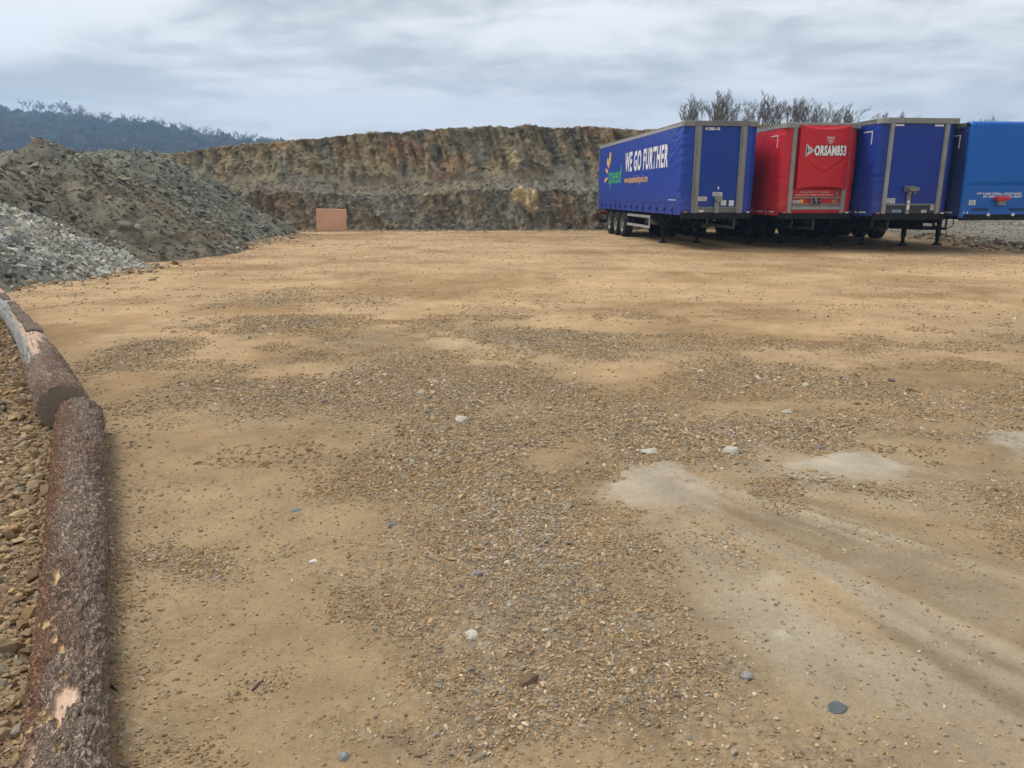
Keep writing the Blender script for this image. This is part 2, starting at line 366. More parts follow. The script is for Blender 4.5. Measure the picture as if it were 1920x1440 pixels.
def fields(X, Y):
    X = np.asarray(X, float); Y = np.asarray(Y, float)
    wx = X+(fbm(X*1.4, Y*1.4, o=3, seed=3)-.5)*(.5+.05*Y); wy = Y+(fbm(X*1.4+9, Y*1.4, o=3, seed=4)-.5)*(.5+.09*Y)
    u = X*math.cos(SA)+Y*math.sin(SA); v = -X*math.sin(SA)+Y*math.cos(SA)
    st = fbm(u*3.2+.6*fbm(u*.8, v*.5, o=2, seed=8), v*.22, o=4, seed=11)             # wheel streaks
    fa = np.arctan2(X-.30, 5.9-Y); fr = np.hypot(X-.30, 5.9-Y); wf = ss(5.6, 4.6, Y)*ss(.1, .5, X)  # they fan out where vehicles turn in
    st = st*(1-wf)+wf*(.5*fbm(fa*11+.15*fbm(X*2, Y*2, o=2, seed=9), fr*.25, o=3, seed=12)+.5*fbm(fa*30, fr*.35, o=3, seed=13))
    u = u*(1-wf)+wf*fa*3.0; v = v*(1-wf)+wf*fr
    grav = blob(wx, wy, GRAV)-.85*blob(wx, wy, SAND)
    nz = fbm(X*.9, Y*.9, o=5, seed=21); far = ss(7, 16, Y)
    grav = grav+(nz-.5)*1.5+.18*(1-far)-.1*far
    gq = np.clip(blob(wx, wy, GREY), 0, 1.1)
    grav = grav+(st-.5)*1.6*ss(.25, .7, gq)
    grav = np.clip(grav, 0, 1)
    ll = log_line_x(Y); verge = ss(.12, .4, ll-X+.15*(nz-.5))*ss(14, 10, Y)
    near_log = np.exp(-np.abs(X-ll)/.28)*ss(13, 9, Y)
    grav = np.maximum(grav, np.maximum(verge*.9, near_log*.8))
    pale = np.clip(blob(wx, wy, PALE), 0, 1.2); pale = .45*ss(.1, .9, pale)+.45*ss(.38, .6, pale*(.45+1.1*fbm(u*6, v*1.2, o=4, seed=31)))
    for pg in SLABS:                                                                   # worn slabs of pale compacted stone showing through
        q = np.array([g(*p)[:2] for p in pg]); ins = np.full(X.shape, -9.0)
        for k in range(len(q)):
            a, b = q[k], q[(k+1) % len(q)]; nn = np.array([b[1]-a[1], a[0]-b[0]]); nn = nn/np.linalg.norm(nn); cen = q.mean(0)
            if (cen-a)@nn > 0: nn = -nn
            ins = np.maximum(ins, (X-a[0])*nn[0]+(Y-a[1])*nn[1])
        sd = ins-.06+(fbm(X*3, Y*3, o=4, seed=33)-.5)*.34+(fbm(X*16, Y*16, o=3, seed=34)-.5)*.14
        tail = ss(q[:, 1].min()-.1, q[:, 1].max()-.2, Y); pale = np.maximum(pale, ss(.05, -.10, sd)*(.35+.65*tail)*(.6+.6*fbm(X*7, Y*7, o=3, seed=35)))
    pale = np.clip(pale, 0, 1)
    lip = ss(-.25, .25, lip_d(X, Y)+(fbm(X*.8, Y*.8, o=3, seed=40)-.5)*1.0)
    return dict(grav=grav, grey=gq, pale=pale, st=st, nz=nz, verge=verge, lip=lip, u=u, v=v, far=far)
def gz(X, Y, f=None):
    X = np.asarray(X, float); Y = np.asarray(Y, float)
    if f is None: f = fields(X, Y)
    near = ss(22, 10, Y)
    z = (fbm(X*.45, Y*.45, o=2, seed=51)-.5)*.05*near+(fbm(X*2.1, Y*2.1, o=3, seed=52)-.5)*.022*near
    z = z+(fbm(X*11, Y*11, o=3, seed=53)-.5)*(.004+.024*f['grav'])*near
    z = z+(f['st']-.5)*.035*f['grey']*near+.010*f['pale']*near
    z = z+f['verge']*((fbm(X*6, Y*6, o=3, seed=54)-.5)*.07+.015)
    ld = lip_d(X, Y)
    z = z+f['lip']*(.12+.10*np.exp(-((ld-.5)/.45)**2)*fbm(X*3, Y*3, o=3, seed=57)+.008*np.clip(ld, 0, 30))*ss(60, 40, Y)
    return z
def axis_graded(lo, a, b, hi, fine, gr=1.035, gr2=1.3):
    mid = list(np.arange(a, b, fine)); s = fine; p = b; up = []
    while p < hi: up.append(p); s *= gr if s < 1.6 else gr2; p += s
    up.append(hi); s = fine; p = a; dn = []
    while p > lo: s *= gr if s < 1.6 else gr2; p -= s; dn.append(max(p, lo))
    return np.array(dn[::-1]+mid+up)
gx = axis_graded(-1100, -4.2, 4.4, 1100, .027, 1.024); gy = axis_graded(-60, .9, 9, 1050, .027, 1.022)
GX, GY = np.meshgrid(gx, gy)
fl = fields(GX, GY); GZ = gz(GX, GY, fl)
sand = np.array([.39, .265, .142]); brown = np.array([.275, .175, .083]); drk = np.array([.185, .125, .066]); greyd = np.array([.30, .252, .18]); palec = np.array([.42, .37, .29])
col = lerp(sand, brown, ss(.42, .72, fbm(GX*.45, GY*.55, o=5, seed=61)))
band = fbm(GX*.10+3*fbm(GX*.05, GY*.1, o=2, seed=68), GY*.75, o=4, seed=62)
col = col*(1+(band-.5)[..., None]*.28*fl['far'][..., None])
col = lerp(col, np.array([.295, .208, .119]), .85*ss(11, 3.0, GY))                       # browner fines near the camera, darkened to paint in the lens vignetting
col = col*(1+.10*ss(9, 18, GY))[..., None]
col = lerp(col, drk, .45*fl['grav']*ss(20, 8, GY)+.22*fl['grav']*ss(8, 20, GY))
gk = np.clip(fl['grey'], 0, 1); col = lerp(col, greyd, .75*gk*ss(.30, .60, fbm(fl['u']*2.3, fl['v']*.3, o=4, seed=64)+.12))
col = lerp(col, np.array([.345, .285, .20]), .8*gk*ss(.49, .58, fl['st'])); col = lerp(col, np.array([.20, .155, .095]), .75*gk*ss(.48, .39, fl['st']))
col = lerp(col, np.array([.37, .25, .13]), .6*gk*ss(.56, .66, fbm(fl['u']*3.1+7, fl['v']*.4, o=3, seed=65)))
col = lerp(col, palec, .75*fl['pale'])
for tr in (((1075,660),(1010,540),(960,480),(895,440)), ((1190,640),(1090,530),(1030,475),(975,437)), ((1500,560),(1250,500),(1060,450)), ((1300,700),(1700,580),(1950,520)), ((1420,740),(1800,620),(2000,570))):
    q = np.array([g(*p)[:2] for p in tr]); o_ = np.argsort(q[:, 1]); xt = np.interp(GY, q[o_, 1], q[o_, 0]); on = (GY > q[:, 1].min())*(GY < q[:, 1].max())
    slope = max(1.0, abs((q[-1, 0]-q[0, 0])/(q[-1, 1]-q[0, 1]))); dt = (GX-xt)/slope; col = lerp(col, sand*1.12, .55*on*np.exp(-(dt/.28)**2)*ss(.3, .6, fbm(GX*1.3, GY*.7, o=4, seed=67)))
col = lerp(col, np.array([.25, .165, .085]), fl['verge']*.8)
lipc = lerp(np.array([.13, .122, .102]), np.array([.235, .21, .165]), ss(.3, .7, fbm(GX*.5, GY*.25, o=5, seed=66)))
col = lerp(col, lipc, fl['lip'])
me = grid_mesh('ground', np.stack([GX, GY, GZ], -1)); setcol(me, col); setf(me, np.clip(fl['grav']+.5*fl['lip'], 0, 1), 'rough')
ground = link('ground', me, earth('sandy_hardstanding', scales=(3.2, 28, 110), bmp=.7, bdist=.018)); ground['kind'] = 'structure'

# loose gravel lying on the ground
def cand(n, x0, x1, y0, y1): return rng.uniform(x0, x1, n), rng.uniform(y0, y1, n)
TAN, BRN, GRY, BLU, PAL, OCH = (.40,.285,.165), (.29,.195,.11), (.275,.236,.18), (.215,.19,.155), (.50,.425,.31), (.42,.27,.13)
PS, RS, KS = [], [], []
def add(X, Y, r, gw, sink=.3):
    PS.append(np.stack([X, Y, gz(X, Y)+r*(.42-sink)], 1)); RS.append(r)
    w = np.stack([.34-.1*gw, .30-.1*gw, .14+.2*gw, .02+.07*gw, .10+.02*gw, .08-.04*gw], 1).clip(.01)
    KS.append(palette(len(X), [TAN, BRN, GRY, BLU, PAL, OCH], w))
def pick(n, reg, r0, r1, dens_pow, p0=0.0, lo=0.0):
    X, Y = cand(n, *reg); f = fields(X, Y); ok = rng.random(n) < lo+(1-lo)*np.clip(f['grav'], 0, 1)**dens_pow
    ok &= ~((np.abs(X-log_line_x(Y)) < .16) & (Y < 11.5))
    ok &= (f['pale'] < .45) | (rng.random(n) < .12)
    r = r0*(r1/r0)**(rng.random(n)**1.9); X, Y, r = X[ok], Y[ok], r[ok]
    add(X, Y, r, np.clip(f['grey'][ok]+.35*f['grav'][ok], 0, 1))
pick(130000, (-2.6, 4.8, 1.5, 4.8), .0045, .012, 1.3, lo=.05)
pick(110000, (-4.6, 5.6, 3.6, 9.5), .007, .020, 1.5, lo=.015)
pick(56000, (-7, 9, 3.6, 16), .011, .030, 2.0, lo=.002)
pick(9000, (-3, 5, 1.5, 3.8), .009, .021, 1.8)
pick(2600, (-7, 10, 4.6, 16), .026, .055, 2.0)
pick(50000, (-4.5, 6, 3.4, 11), .006, .014, 1.5)
pick(45000, (-10, 16, 11, 25), .012, .04, 1.4, lo=.06)
pick(20000, (-12, 16, 22, 40), .015, .04, 1.2, lo=.12)
def crumbs(n, reg, r0, r1):                     # crumbled soil, the colour of the ground itself
    X, Y = cand(n, *reg); pn = fbm(X*1.7, Y*1.7, o=4, seed=301); f = fields(X, Y); ok = (rng.random(n) < .03+.97*ss(.50, .64, pn+.22*f['grav']-.30*np.clip(blob(X, Y, SAND), 0, 1))) & (np.abs(X-log_line_x(Y)) > .15) & (f['pale'] < .3)
    X, Y = X[ok], Y[ok]; r = r0*(r1/r0)**(rng.random(len(X))**2.2); PS.append(np.stack([X, Y, gz(X, Y)+r*.1], 1)); RS.append(r)
    KS.append(palette(len(X), [(.28,.19,.10), (.23,.155,.085), (.35,.24,.128), (.30,.25,.18)], [.4, .25, .25, .1], .14)*lerp(np.ones(3), np.array([1.22, 1.22, 1.2]), ss(8, 16, Y)))
crumbs(150000, (-2.8, 5.2, 1.4, 5.0), .004, .013); crumbs(110000, (-5, 7, 4.5, 12), .007, .022); crumbs(60000, (-10, 16, 11, 24), .010, .028); crumbs(34000, (-12, 17, 22, 40), .013, .034)
def verge_pick(n, r0, r1):
    Y = rng.uniform(1.4, 11.5, n); X = log_line_x(Y)-.16-rng.random(n)**1.3*2.6; r = r0*(r1/r0)**(rng.random(n)**1.6)
    PS.append(np.stack([X, Y, gz(X, Y)+r*.25], 1)); RS.append(r); KS.append(palette(n, [TAN, BRN, GRY, OCH], [.40, .38, .08, .14])*.86)
verge_pick(16000, .012, .03); verge_pick(1500, .03, .062); verge_pick(120, .06, .085)
n = 420; t = rng.random(n); Yl = 20+14*t; o_ = np.argsort(lip_pts[:, 1]); Xl = np.interp(Yl, lip_pts[o_, 1], lip_pts[o_, 0])+rng.normal(.1, .45, n)
PS.append(np.stack([Xl, Yl, gz(Xl, Yl)+.02], 1)); RS.append(rng.uniform(.03, .15, n)); KS.append(palette(n, [TAN, BRN, GRY, PAL], [.3, .3, .3, .1])*.8)
n = 5000; Yl = rng.uniform(22, 55, n); Xl = rng.uniform(14, 42, n); ok = (lip_d(Xl, Yl) > .2); Xl, Yl = Xl[ok], Yl[ok]; n = len(Xl)
PS.append(np.stack([Xl, Yl, gz(Xl, Yl)+.01], 1)); RS.append(.025*4**(rng.random(n)**2)); KS.append(palette(n, [(.17,.16,.135), (.22,.20,.165), (.13,.125,.11)], [.4, .35, .25]))
P = np.vstack(PS); r = np.concatenate(RS); K = np.vstack(KS)
gravel = scatter('gravel', P, rock_dims(r, .8), rock_rot(len(r)), K, ROCKS, NR)
print('gravel stones', len(r))

# ------------------------------------------------------------------ spoil heaps
def heap_dark(X, Y):
    foot = -10.35+(fbm(Y*.35, X*0, o=3, seed=71)-.5)*1.3-.5*ss(30, 36, Y)*0
    d = foot-X                                               # distance in from the toe
    top = 2.62+1.0*ss(22, 34, Y)+(fbm(X*.25, Y*.25, o=3, seed=72)-.5)*.5-.035*np.clip(d-6.5, 0, 12)
    z = np.minimum(d*.70, top+0*d)
    k = .55; h = np.clip(.5+.5*(top-d*.70)/k, 0, 1); z = top*(1-h)+d*.70*h-k*h*(1-h)      # rounded brow
    ye = 37.4+(fbm(X*.5, Y*0, o=2, seed=73)-.5)*1.2
    ze = (ye+.25*d-Y)*1.0; z = np.minimum(z, ze)
    z = z-.55*np.exp(-((Y-27.5-.35*d)/1.6)**2)*ss(.6, 2.6, d)*ss(7, 5, d)                  # hollow where it was dug
    c = atY(75, 262, 25.0); rr = np.hypot(X-c[0], Y-c[1]); z = np.maximum(z, c[2]+.12-.62*np.sqrt(rr*rr+.04))
    return z
def heap_light(X, Y):
    r = np.hypot(X+15.6, (Y-18.0)*(1+.06*(Y < 18)))+(fbm(X*.7, Y*.7, o=3, seed=75)-.5)*.9
    return np.minimum(3.5-.58*r, 3.1)
def heap(name, label, fz, x, y, colf, cat, rocks, rk_cols, seed, shard):
    X, Y = np.meshgrid(x, y); z = fz(X, Y)
    _, edge, cv = worley(X*3.1, Y*3.1, seed)
    z = z+(cv-.5)*.10+(fbm(X*4, Y*4, o=3, seed=seed)-.5)*.20+(fbm(X*.9, Y*.9, o=3, seed=seed+5)-.5)*.30
    z = np.maximum(z, -.4)
    me = grid_mesh(name, np.stack([X, Y, z], -1), smooth=False); setcol(me, colf(X, Y, z, cv)); setf(me, np.full(X.size, .35), 'rough')
    o = link(name, me, earth(name+'_rubble', scales=(1.6, 9, 38), bmp=.9, bdist=.06, speck=1.25)); tag(o, label, cat)
    Ps, rs, Ks = [], [], []
    for n, r0, r1 in rocks:
        rx = rng.uniform(x[0], x[-1], n); ry = rng.uniform(y[0], y[-1], n)
        jx = ((rx-x[0])/(x[-1]-x[0])*(len(x)-1)).astype(int); jy = ((ry-y[0])/(y[-1]-y[0])*(len(y)-1)).astype(int)
        rz = z[jy, jx]; ok = rz > .02
        rx, ry, rz = rx[ok], ry[ok], rz[ok]; r = r0*(r1/r0)**(rng.random(len(rx))**2.2)
        Ps.append(np.stack([rx, ry, rz+r*.15], 1)); rs.append(r); Ks.append(palette(len(rx), rk_cols[0], rk_cols[1](rx, ry, rz), .2))
    P = np.vstack(Ps); r = np.concatenate(rs)
    scatter('rubble', P, rock_dims(r, .8), rock_rot(len(r), .7), np.vstack(Ks), SHARDS if shard else ROCKS, NS if shard else NR, parent=o)
    return o, (x, y, z)
def brown_zone(X, Y, z):                   # loamy tongue low on the near flank
    return ss(.42, .62, fbm(X*.35, Y*.35, o=3, seed=83)*.6+.55*np.exp(-((Y-24.5)/4.0)**2)*ss(3.2, 1.4, z))
def col_dark(X, Y, z, cv):
    c = lerp(np.array([.225, .22, .175]), np.array([.175, .17, .135]), ss(.3, .7, fbm(X*.6, Y*.6, o=4, seed=81)))
    c = lerp(c, np.array([.185, .148, .098]), .62*brown_zone(X, Y, z)); c = lerp(c, np.array([.135, .105, .072]), .9*ss(3.0, 3.5, z)*ss(30, 26, Y))
    return c*(.62+.45*cv)[..., None]
def w_dark(X, Y, z):
    b = .7*brown_zone(X, Y, z); return np.stack([.5-.3*b, .28-.15*b, .05+.5*b, .12+.1*b, .05+0*b], 1)
hd, HD = heap('spoil_heap', 'long dark grey and brown shale spoil heap with a small peak on top', heap_dark, np.arange(-34, -8.6, .11), np.arange(9, 40.5, .13), col_dark, 'spoil heap',
     [(30000, .03, .08), (16000, .05, .13), (4200, .09, .2), (90, .2, .34)], ([(.225,.215,.175), (.15,.145,.118), (.205,.155,.10), (.19,.17,.13), (.31,.29,.24)], w_dark), 91, True)
def col_light(X, Y, z, cv):
    c = lerp(np.array([.42, .41, .36]), np.array([.28, .275, .24]), ss(.35, .65, fbm(X*.8, Y*.8, o=4, seed=85)))
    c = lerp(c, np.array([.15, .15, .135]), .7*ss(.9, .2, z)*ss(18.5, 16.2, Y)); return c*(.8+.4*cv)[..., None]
def w_light(X, Y, z):
    d = ss(1.2, .3, z)*ss(19, 16, Y); return np.stack([.45-.3*d, .33-.1*d, .1+.35*d, .04+0*d, .08+0*d], 1)
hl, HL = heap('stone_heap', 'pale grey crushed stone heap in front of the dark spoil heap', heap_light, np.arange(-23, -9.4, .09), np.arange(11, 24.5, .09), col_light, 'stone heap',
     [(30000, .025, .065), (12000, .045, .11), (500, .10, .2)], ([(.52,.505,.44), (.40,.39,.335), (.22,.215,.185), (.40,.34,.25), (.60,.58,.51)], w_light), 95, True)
def hz_of(H, x, y): return H[2][np.clip(int(round((y-H[1][0])/(H[1][1]-H[1][0]))), 0, len(H[1])-1), np.clip(int(round((x-H[0][0])/(H[0][1]-H[0][0]))), 0, len(H[0])-1)]
# stones that rolled out over the sand along the toe of both heaps
n = 2200; Y = rng.uniform(13.5, 37, n); xf = np.where(Y < 22, -15.6+np.sqrt(np.clip(5.8**2-(Y-18)**2, 0, 99)), -10.35); X = xf+rng.gamma(1.4, .35, n)-.35
r = rng.uniform(.02, .075, n)*np.where(rng.random(n) < .06, 2, 1)
scatter('toe_stones', np.stack([X, Y, gz(X, Y)+r*.2], 1), rock_dims(r), rock_rot(n), palette(n, [TAN, BRN, GRY, PAL], [.38, .3, .22, .1]), ROCKS, NR)

# ------------------------------------------------------------------ quarry face with bench, and the level ground behind it
tops = np.array([atY(px, py, 46.2) for px, py in ((250,291),(340,284),(400,274),(480,266),(560,262),(640,254),(700,248),(760,246),(830,241),(900,238),(960,236.5),(985,232),(1040,237),(1100,235),(1160,238),(1210,242),(1300,243),(1420,240),(1500,237),(1600,235),(1700,240),(1800,245))])
def top_z(X): return np.interp(X, tops[:, 0], tops[:, 2], left=4.1, right=5.2)
cx = np.concatenate([np.arange(-60, -24, .6), np.arange(-24, 19, .062), np.arange(19, 60, .5)])
prof = [(0, 0.0, 26), (.12, .55, 24), (.40, 1.0, 14), (.62, 1.04, 0)]
rows = []                                                   # (back distance, fraction of lower / talus / upper height, zone)
for i in range(34): t = i/33; rows.append((0, t))
for i in range(1, 22): rows.append((1, i/21))
for i in range(1, 64): rows.append((2, i/63))
for dback in (.15, .4, .9, 2, 4, 8, 16, 35, 80, 150): rows.append((3, dback))
Xc = cx; foot = 40.6+.9*(fbm(Xc*.16, Xc*0+2, o=3, seed=101)-.5)*2+np.clip(Xc-19.5, 0, None)*2.2+.05*np.clip(-8-Xc, 0, 30)
bench = 2.0+.5*(fbm(Xc*.13, Xc*0+5, o=2, seed=102)-.5)+.0*Xc; tz = top_z(Xc)+.14*(fbm(Xc*.8, Xc*0+7, o=3, seed=103)-.5)
PX, PY, PZ, ZN, TT = [], [], [], [], []
for zn, t in rows:
    t_ = t if zn < 3 else 1.0
    if zn == 0: y = foot+1.55*t**.9; z = -.25+(bench+.25)*t
    elif zn == 1: y = foot+1.55+2.2*t; z = bench+.12*t+.38*t*t
    else: y = foot+3.75+2.3*(.45*t_+.55*(1-(1-t_)**2)); z = bench+.5+(tz-bench-.5)*t_
    if zn == 3: y = y+t; z = z-.02*np.minimum(t, 6)
    PX.append(Xc+0*y); PY.append(y); PZ.append(z); ZN.append(np.full(len(Xc), zn)); TT.append(np.full(len(Xc), t))
PX, PY, PZ, ZN, TT = map(np.array, (PX, PY, PZ, ZN, TT))
up = (ZN == 2); lo = (ZN == 0); ta = (ZN == 1); tp = ZN == 3
fade = np.where(up, ss(0, .25, TT), np.where(tp, np.exp(-TT*1.2), np.where(ta, .3+.3*(1-TT), 1.0)))
leanx = PX+.35*PZ
flute = .62*fbm(leanx*.75, PZ*.16, o=4, seed=111)+.38*(1-2*np.abs(fbm(leanx*2.0, PZ*.22, o=3, seed=115)-.5))-.1; fine = fbm(leanx*2.6, PZ*.8, PY*.5, o=4, seed=112)
d1, e1, c1 = worley(leanx*1.9+.35*fine, PZ*.75+.4*fbm(PX*2, PZ*2, o=2, seed=5), 113); d2, e2, c2 = worley(leanx*3.4, PZ*2.4, 116)
rub = fbm(PX*5, PZ*5, PY*5, o=3, seed=118)
push = fade*((flute-.5)*2.2*np.where(up | tp, 1, .45)+(c1-.5)*np.where(up, .16, .26)+(c2-.5)*.16+(fine-.5)*.75+(rub-.5)*.30)
crack = 0*PX
PYd = PY-push+crack
PZd = PZ+np.where(ta, (rub-.5)*.30+(c2-.5)*.12, 0)+np.where(lo, (rub-.5)*.16*ss(0, .2, TT), 0)+np.where(up, (c2-.5)*.10, 0)+np.where(tp, (rub-.5)*.22, 0)
olive, rust, slate, ochre, tal, fawn = map(np.array, ((.235,.19,.115), (.265,.165,.088), (.16,.15,.12), (.33,.245,.125), (.20,.165,.11), (.64,.47,.24)))
k1 = fbm(leanx*.42, PZ*.10, o=4, seed=121); k2 = fbm(leanx*1.5, PZ*.30, o=4, seed=122)
cc = lerp(olive, slate, ss(.50, .66, k1*.55+k2*.45)); cc = lerp(cc, rust, .75*ss(.56, .72, fbm(leanx*.5, PZ*.45, o=4, seed=123)))
cc = lerp(cc, ochre, .7*ss(.60, .74, fbm(leanx*.9, PZ*.35, o=4, seed=124)))
ct = lerp(tal, np.array([.18, .17, .142]), ss(.4, .6, fbm(PX*.25, PZ*.5, o=3, seed=125)))
cl = lerp(np.array([.20, .182, .14]), np.array([.225, .175, .105]), ss(.42, .62, fbm(PX*.3, PZ*.6, o=4, seed=126)))
cl = lerp(cl, slate, .6*ss(.5, .65, fbm(PX*.9, PZ*1.4, o=3, seed=127)))
def spot(px, py, rx, rz, Yd):
    c = atY(px, py, Yd); return ss(1.15, .75, np.hypot((PX-c[0])/rx, (PZ-c[2])/rz)+(fbm(PX*2.2, PZ*2.2, o=4, seed=int(px))-.5)*1.5)
col = np.where(up[..., None], cc, np.where(ta[..., None], ct, np.where(lo[..., None], cl, np.array([.27, .245, .20]))))
wt = np.where(up, ss(.35, .0, TT), 0.0); col = lerp(col, ct, wt*.8)
for px, py, rx, rz, Yd, cl_, w in ((985,365,.75,.45,42,fawn,1), (1000,388,.55,.35,41.5,fawn,.9), (962,372,.3,.5,42,ochre,.8), (735,272,.55,.8,46,rust*1.15,.8), (845,312,1.3,.8,45.5,rust,.7), (815,252,.7,.5,46,ochre,.8),
       (515,270,.6,.35,46,rust*1.3,.9), (1060,380,.8,.6,42,rust,.7), (800,310,.35,1.4,45.5,ochre*.9,.6), (418,290,.5,.5,46,ochre,.7), (590,315,.7,.5,45,ochre*.85,.6), (520,375,1.2,.6,42,rust*.8,.6)):
    col = lerp(col, cl_, w*spot(px, py, rx, rz, Yd))
col = col*(.80+.16*c1+.24*c2)[..., None]*(.72+.56*fine)[..., None]
dry = ss(12, 16, PX)*(tp & (TT > .1)); col = lerp(col, np.array([.23, .19, .085]), dry*.8)
me = grid_mesh('quarry_face', np.stack([PX, PYd, PZd], -1), smooth=False); setcol(me, col); setf(me, np.where(up, .05, .35), 'rough')
quarry = link('quarry_face', me, earth('quarried_rock', scales=(1.1, 5.5, 24), bmp=1.0, bdist=.12, speck=1.35)); quarry['kind'] = 'structure'
# fallen stone on the bench, at the foot and along the brow
n = 9000; j = rng.integers(0, len(cx), n); zone = rng.random(n)
i = np.where(zone < .46, rng.integers(34, 58, n), np.where(zone < .97, rng.integers(0, 34, n), rng.integers(119, 123, n)))
ok = (PX[i, j] > -24) & (PX[i, j] < 19); i, j = i[ok], j[ok]; n = len(i)
r = .025*(.14/.025)**(rng.random(n)**2.8)
scatter('rubble', np.stack([PX[i, j]+rng.normal(0, .04, n), PYd[i, j]-.02, PZd[i, j]+.02], 1), rock_dims(r), rock_rot(n, .8),
        palette(n, [(.235,.21,.16), (.18,.165,.13), (.26,.19,.115), (.33,.30,.235)], [.42, .25, .23, .1], .2), SHARDS, NS, parent=quarry)
n = 1800; X = rng.uniform(-12, 13, n); jj = np.searchsorted(cx, X).clip(0, len(cx)-1); Y = PYd[0, jj]-rng.gamma(1.2, .25, n)+.1; r = rng.uniform(.02, .08, n)
scatter('toe_stones', np.stack([X, Y, gz(X, Y)+r*.2], 1), rock_dims(r), rock_rot(n), palette(n, [TAN, BRN, GRY, (.2,.18,.14)], [.3, .3, .2, .2]), ROCKS, NR)

# dry grass on the brow behind the trailers, thin weeds on the brow further along
def grass_mesh(seed, n=22, h=.24):
    r = random.Random(seed); bm = bmesh.new()
    for _ in range(n):
        a = r.uniform(0, 6.28); b = Vector((r.gauss(0, .12), r.gauss(0, .12), 0)); hh = h*r.uniform(.5, 1.1); w = .012; d = Vector((math.cos(a), math.sin(a), 0)); s = Vector((-d.y, d.x, 0))*w
        p1 = b+d*hh*.18+Vector((0, 0, hh*.6)); p2 = b+d*hh*.5+Vector((0, 0, hh))
        v = [bm.verts.new(q) for q in (b-s, b+s, p1-s*.7, p1+s*.7, p2)]; bm.faces.new((v[0], v[1], v[3], v[2])); bm.faces.new((v[2], v[3], v[4]))
    return from_bm('tuft', bm)
GR = proto_collection('grass_shapes', [grass_mesh(i) for i in range(5)], inst_mat('dry_grass_blades', speck=.3))
n = 5200; i = rng.integers(118, 125, n); j = rng.integers(0, len(cx), n); X = PX[i, j]
keep = rng.random(n) < np.where(X > 11, 1.0, np.where((X > -16) & (X < -7), .25, .10)); ok = keep & (X < 24) & (X > -22); i, j = i[ok], j[ok]; n = len(i); s = np.where(PX[i, j] > 11, rng.uniform(.6, 1.3, n), rng.uniform(.25, .6, n))
scatter('dry_grass', np.stack([PX[i, j]+rng.normal(0, .15, n), PYd[i, j]+rng.uniform(0, .6, n), PZd[i, j]-.02], 1), np.stack([s, s, s], 1), rock_rot(n, .05),
        palette(n, [(.30,.25,.12), (.20,.19,.07), (.22,.15,.08)], [.45, .35, .2]), GR, 5)

# ------------------------------------------------------------------ distant wooded hill
ridge = np.array([atY(px, py, 620) for px, py in ((-700,150),(-300,178),(-100,200),(0,212),(60,216),(140,228),(200,241),(260,245),(320,252),(400,266),(470,277),(560,290),(700,310),(900,330))])
def ridge_z(X): return np.interp(X, ridge[:, 0], ridge[:, 2])
def hill_z(X, Y):
    return ridge_z(X*620/np.clip(Y, 300, 900)*.5+X*.5)*np.where(Y < 620, ss(270, 640, Y)/float(ss(270, 640, 620)), 1-.25*ss(620, 900, Y))+(fbm(X*.02, Y*.02, o=3, seed=131)-.5)*7*ss(280, 400, Y)*ss(640, 560, Y)-1*ss(300, 270, Y)
hx = np.linspace(-900, 330, 240); hy = np.concatenate([np.linspace(265, 620, 90), np.linspace(628, 960, 24)])
HX, HY = np.meshgrid(hx, hy); HZ = hill_z(HX, HY)
col = lerp(np.array([.085, .10, .045]), np.array([.11, .10, .06]), ss(.4, .6, fbm(HX*.02, HY*.02, o=3, seed=132)))
me = grid_mesh('hill', np.stack([HX, HY, HZ], -1)); setcol(me, col); setf(me, np.zeros(HX.size), 'rough')
hill = link('hill', me, earth('hill_turf', scales=(.05, .3, 2), bmp=.2, bdist=.5, voro=False)); hill['kind'] = 'structure'

# ------------------------------------------------------------------ bare trees
def bare_tree(seed, H, stems, spread, twig, depth, wob=.22, first=.25, nsides=4):
    """returns (trunk bmesh, crown bmesh) of a leafless tree, base at the origin"""
    r = random.Random(seed); tb, cb = bmesh.new(), bmesh.new()
    def grow(p, d, L, rad, lev):
        nseg = 4 if lev == 0 else 3; pts = [p.copy()]; rs = [rad]; q = p.copy(); dd = d.copy()
        for i in range(nseg):
            dd = (dd+Vector((r.gauss(0, wob), r.gauss(0, wob), r.gauss(.06, wob*.6)))).normalized(); q = q+dd*L/nseg; pts.append(q.copy()); rs.append(max(twig, rad*(1-.6*(i+1)/nseg)))
        tube(tb if lev == 0 else cb, pts, rs, nsides if lev < 2 else 3, caps=False)
        if lev >= depth: return
        nb = r.randint(3, 5) if lev < depth-1 else r.randint(3, 4)
        for k in range(nb):
            t = (first if lev == 0 else .2)+(1-(first if lev == 0 else .2))*(k+r.random())/nb; t = min(t, .999); i = min(int(t*nseg), nseg-1)
            b = pts[i].lerp(pts[i+1], t*nseg-i); base = (pts[i+1]-pts[i]).normalized()
            o = base.orthogonal().normalized(); o.rotate(Matrix.Rotation(r.uniform(0, 6.28), 3, base))
            nd = (base*r.uniform(.85, 1.2)+o*r.uniform(.45, .85)*spread+Vector((0, 0, .30))).normalized()
            grow(b, nd, L*r.uniform(.48, .72)*(1.1-.35*t), max(twig, rs[i]*.55), lev+1)
    for s in range(stems):
        a = 6.283*s/stems+r.uniform(-.5, .5); tilt = (.0 if stems == 1 else r.uniform(.12, .38)); d = Vector((math.cos(a)*tilt, math.sin(a)*tilt, 1)).normalized()
        grow(Vector((math.cos(a)*.12*(stems > 1), math.sin(a)*.12*(stems > 1), 0)), d, H*r.uniform(.5, .68), H*.014*(1.5 if stems == 1 else 1), 0)
    return tb, cb
def tree_height(me): 
    z = np.empty(len(me.vertices)*3, np.float32); me.vertices.foreach_get('co', z); return float(z[2::3].max())
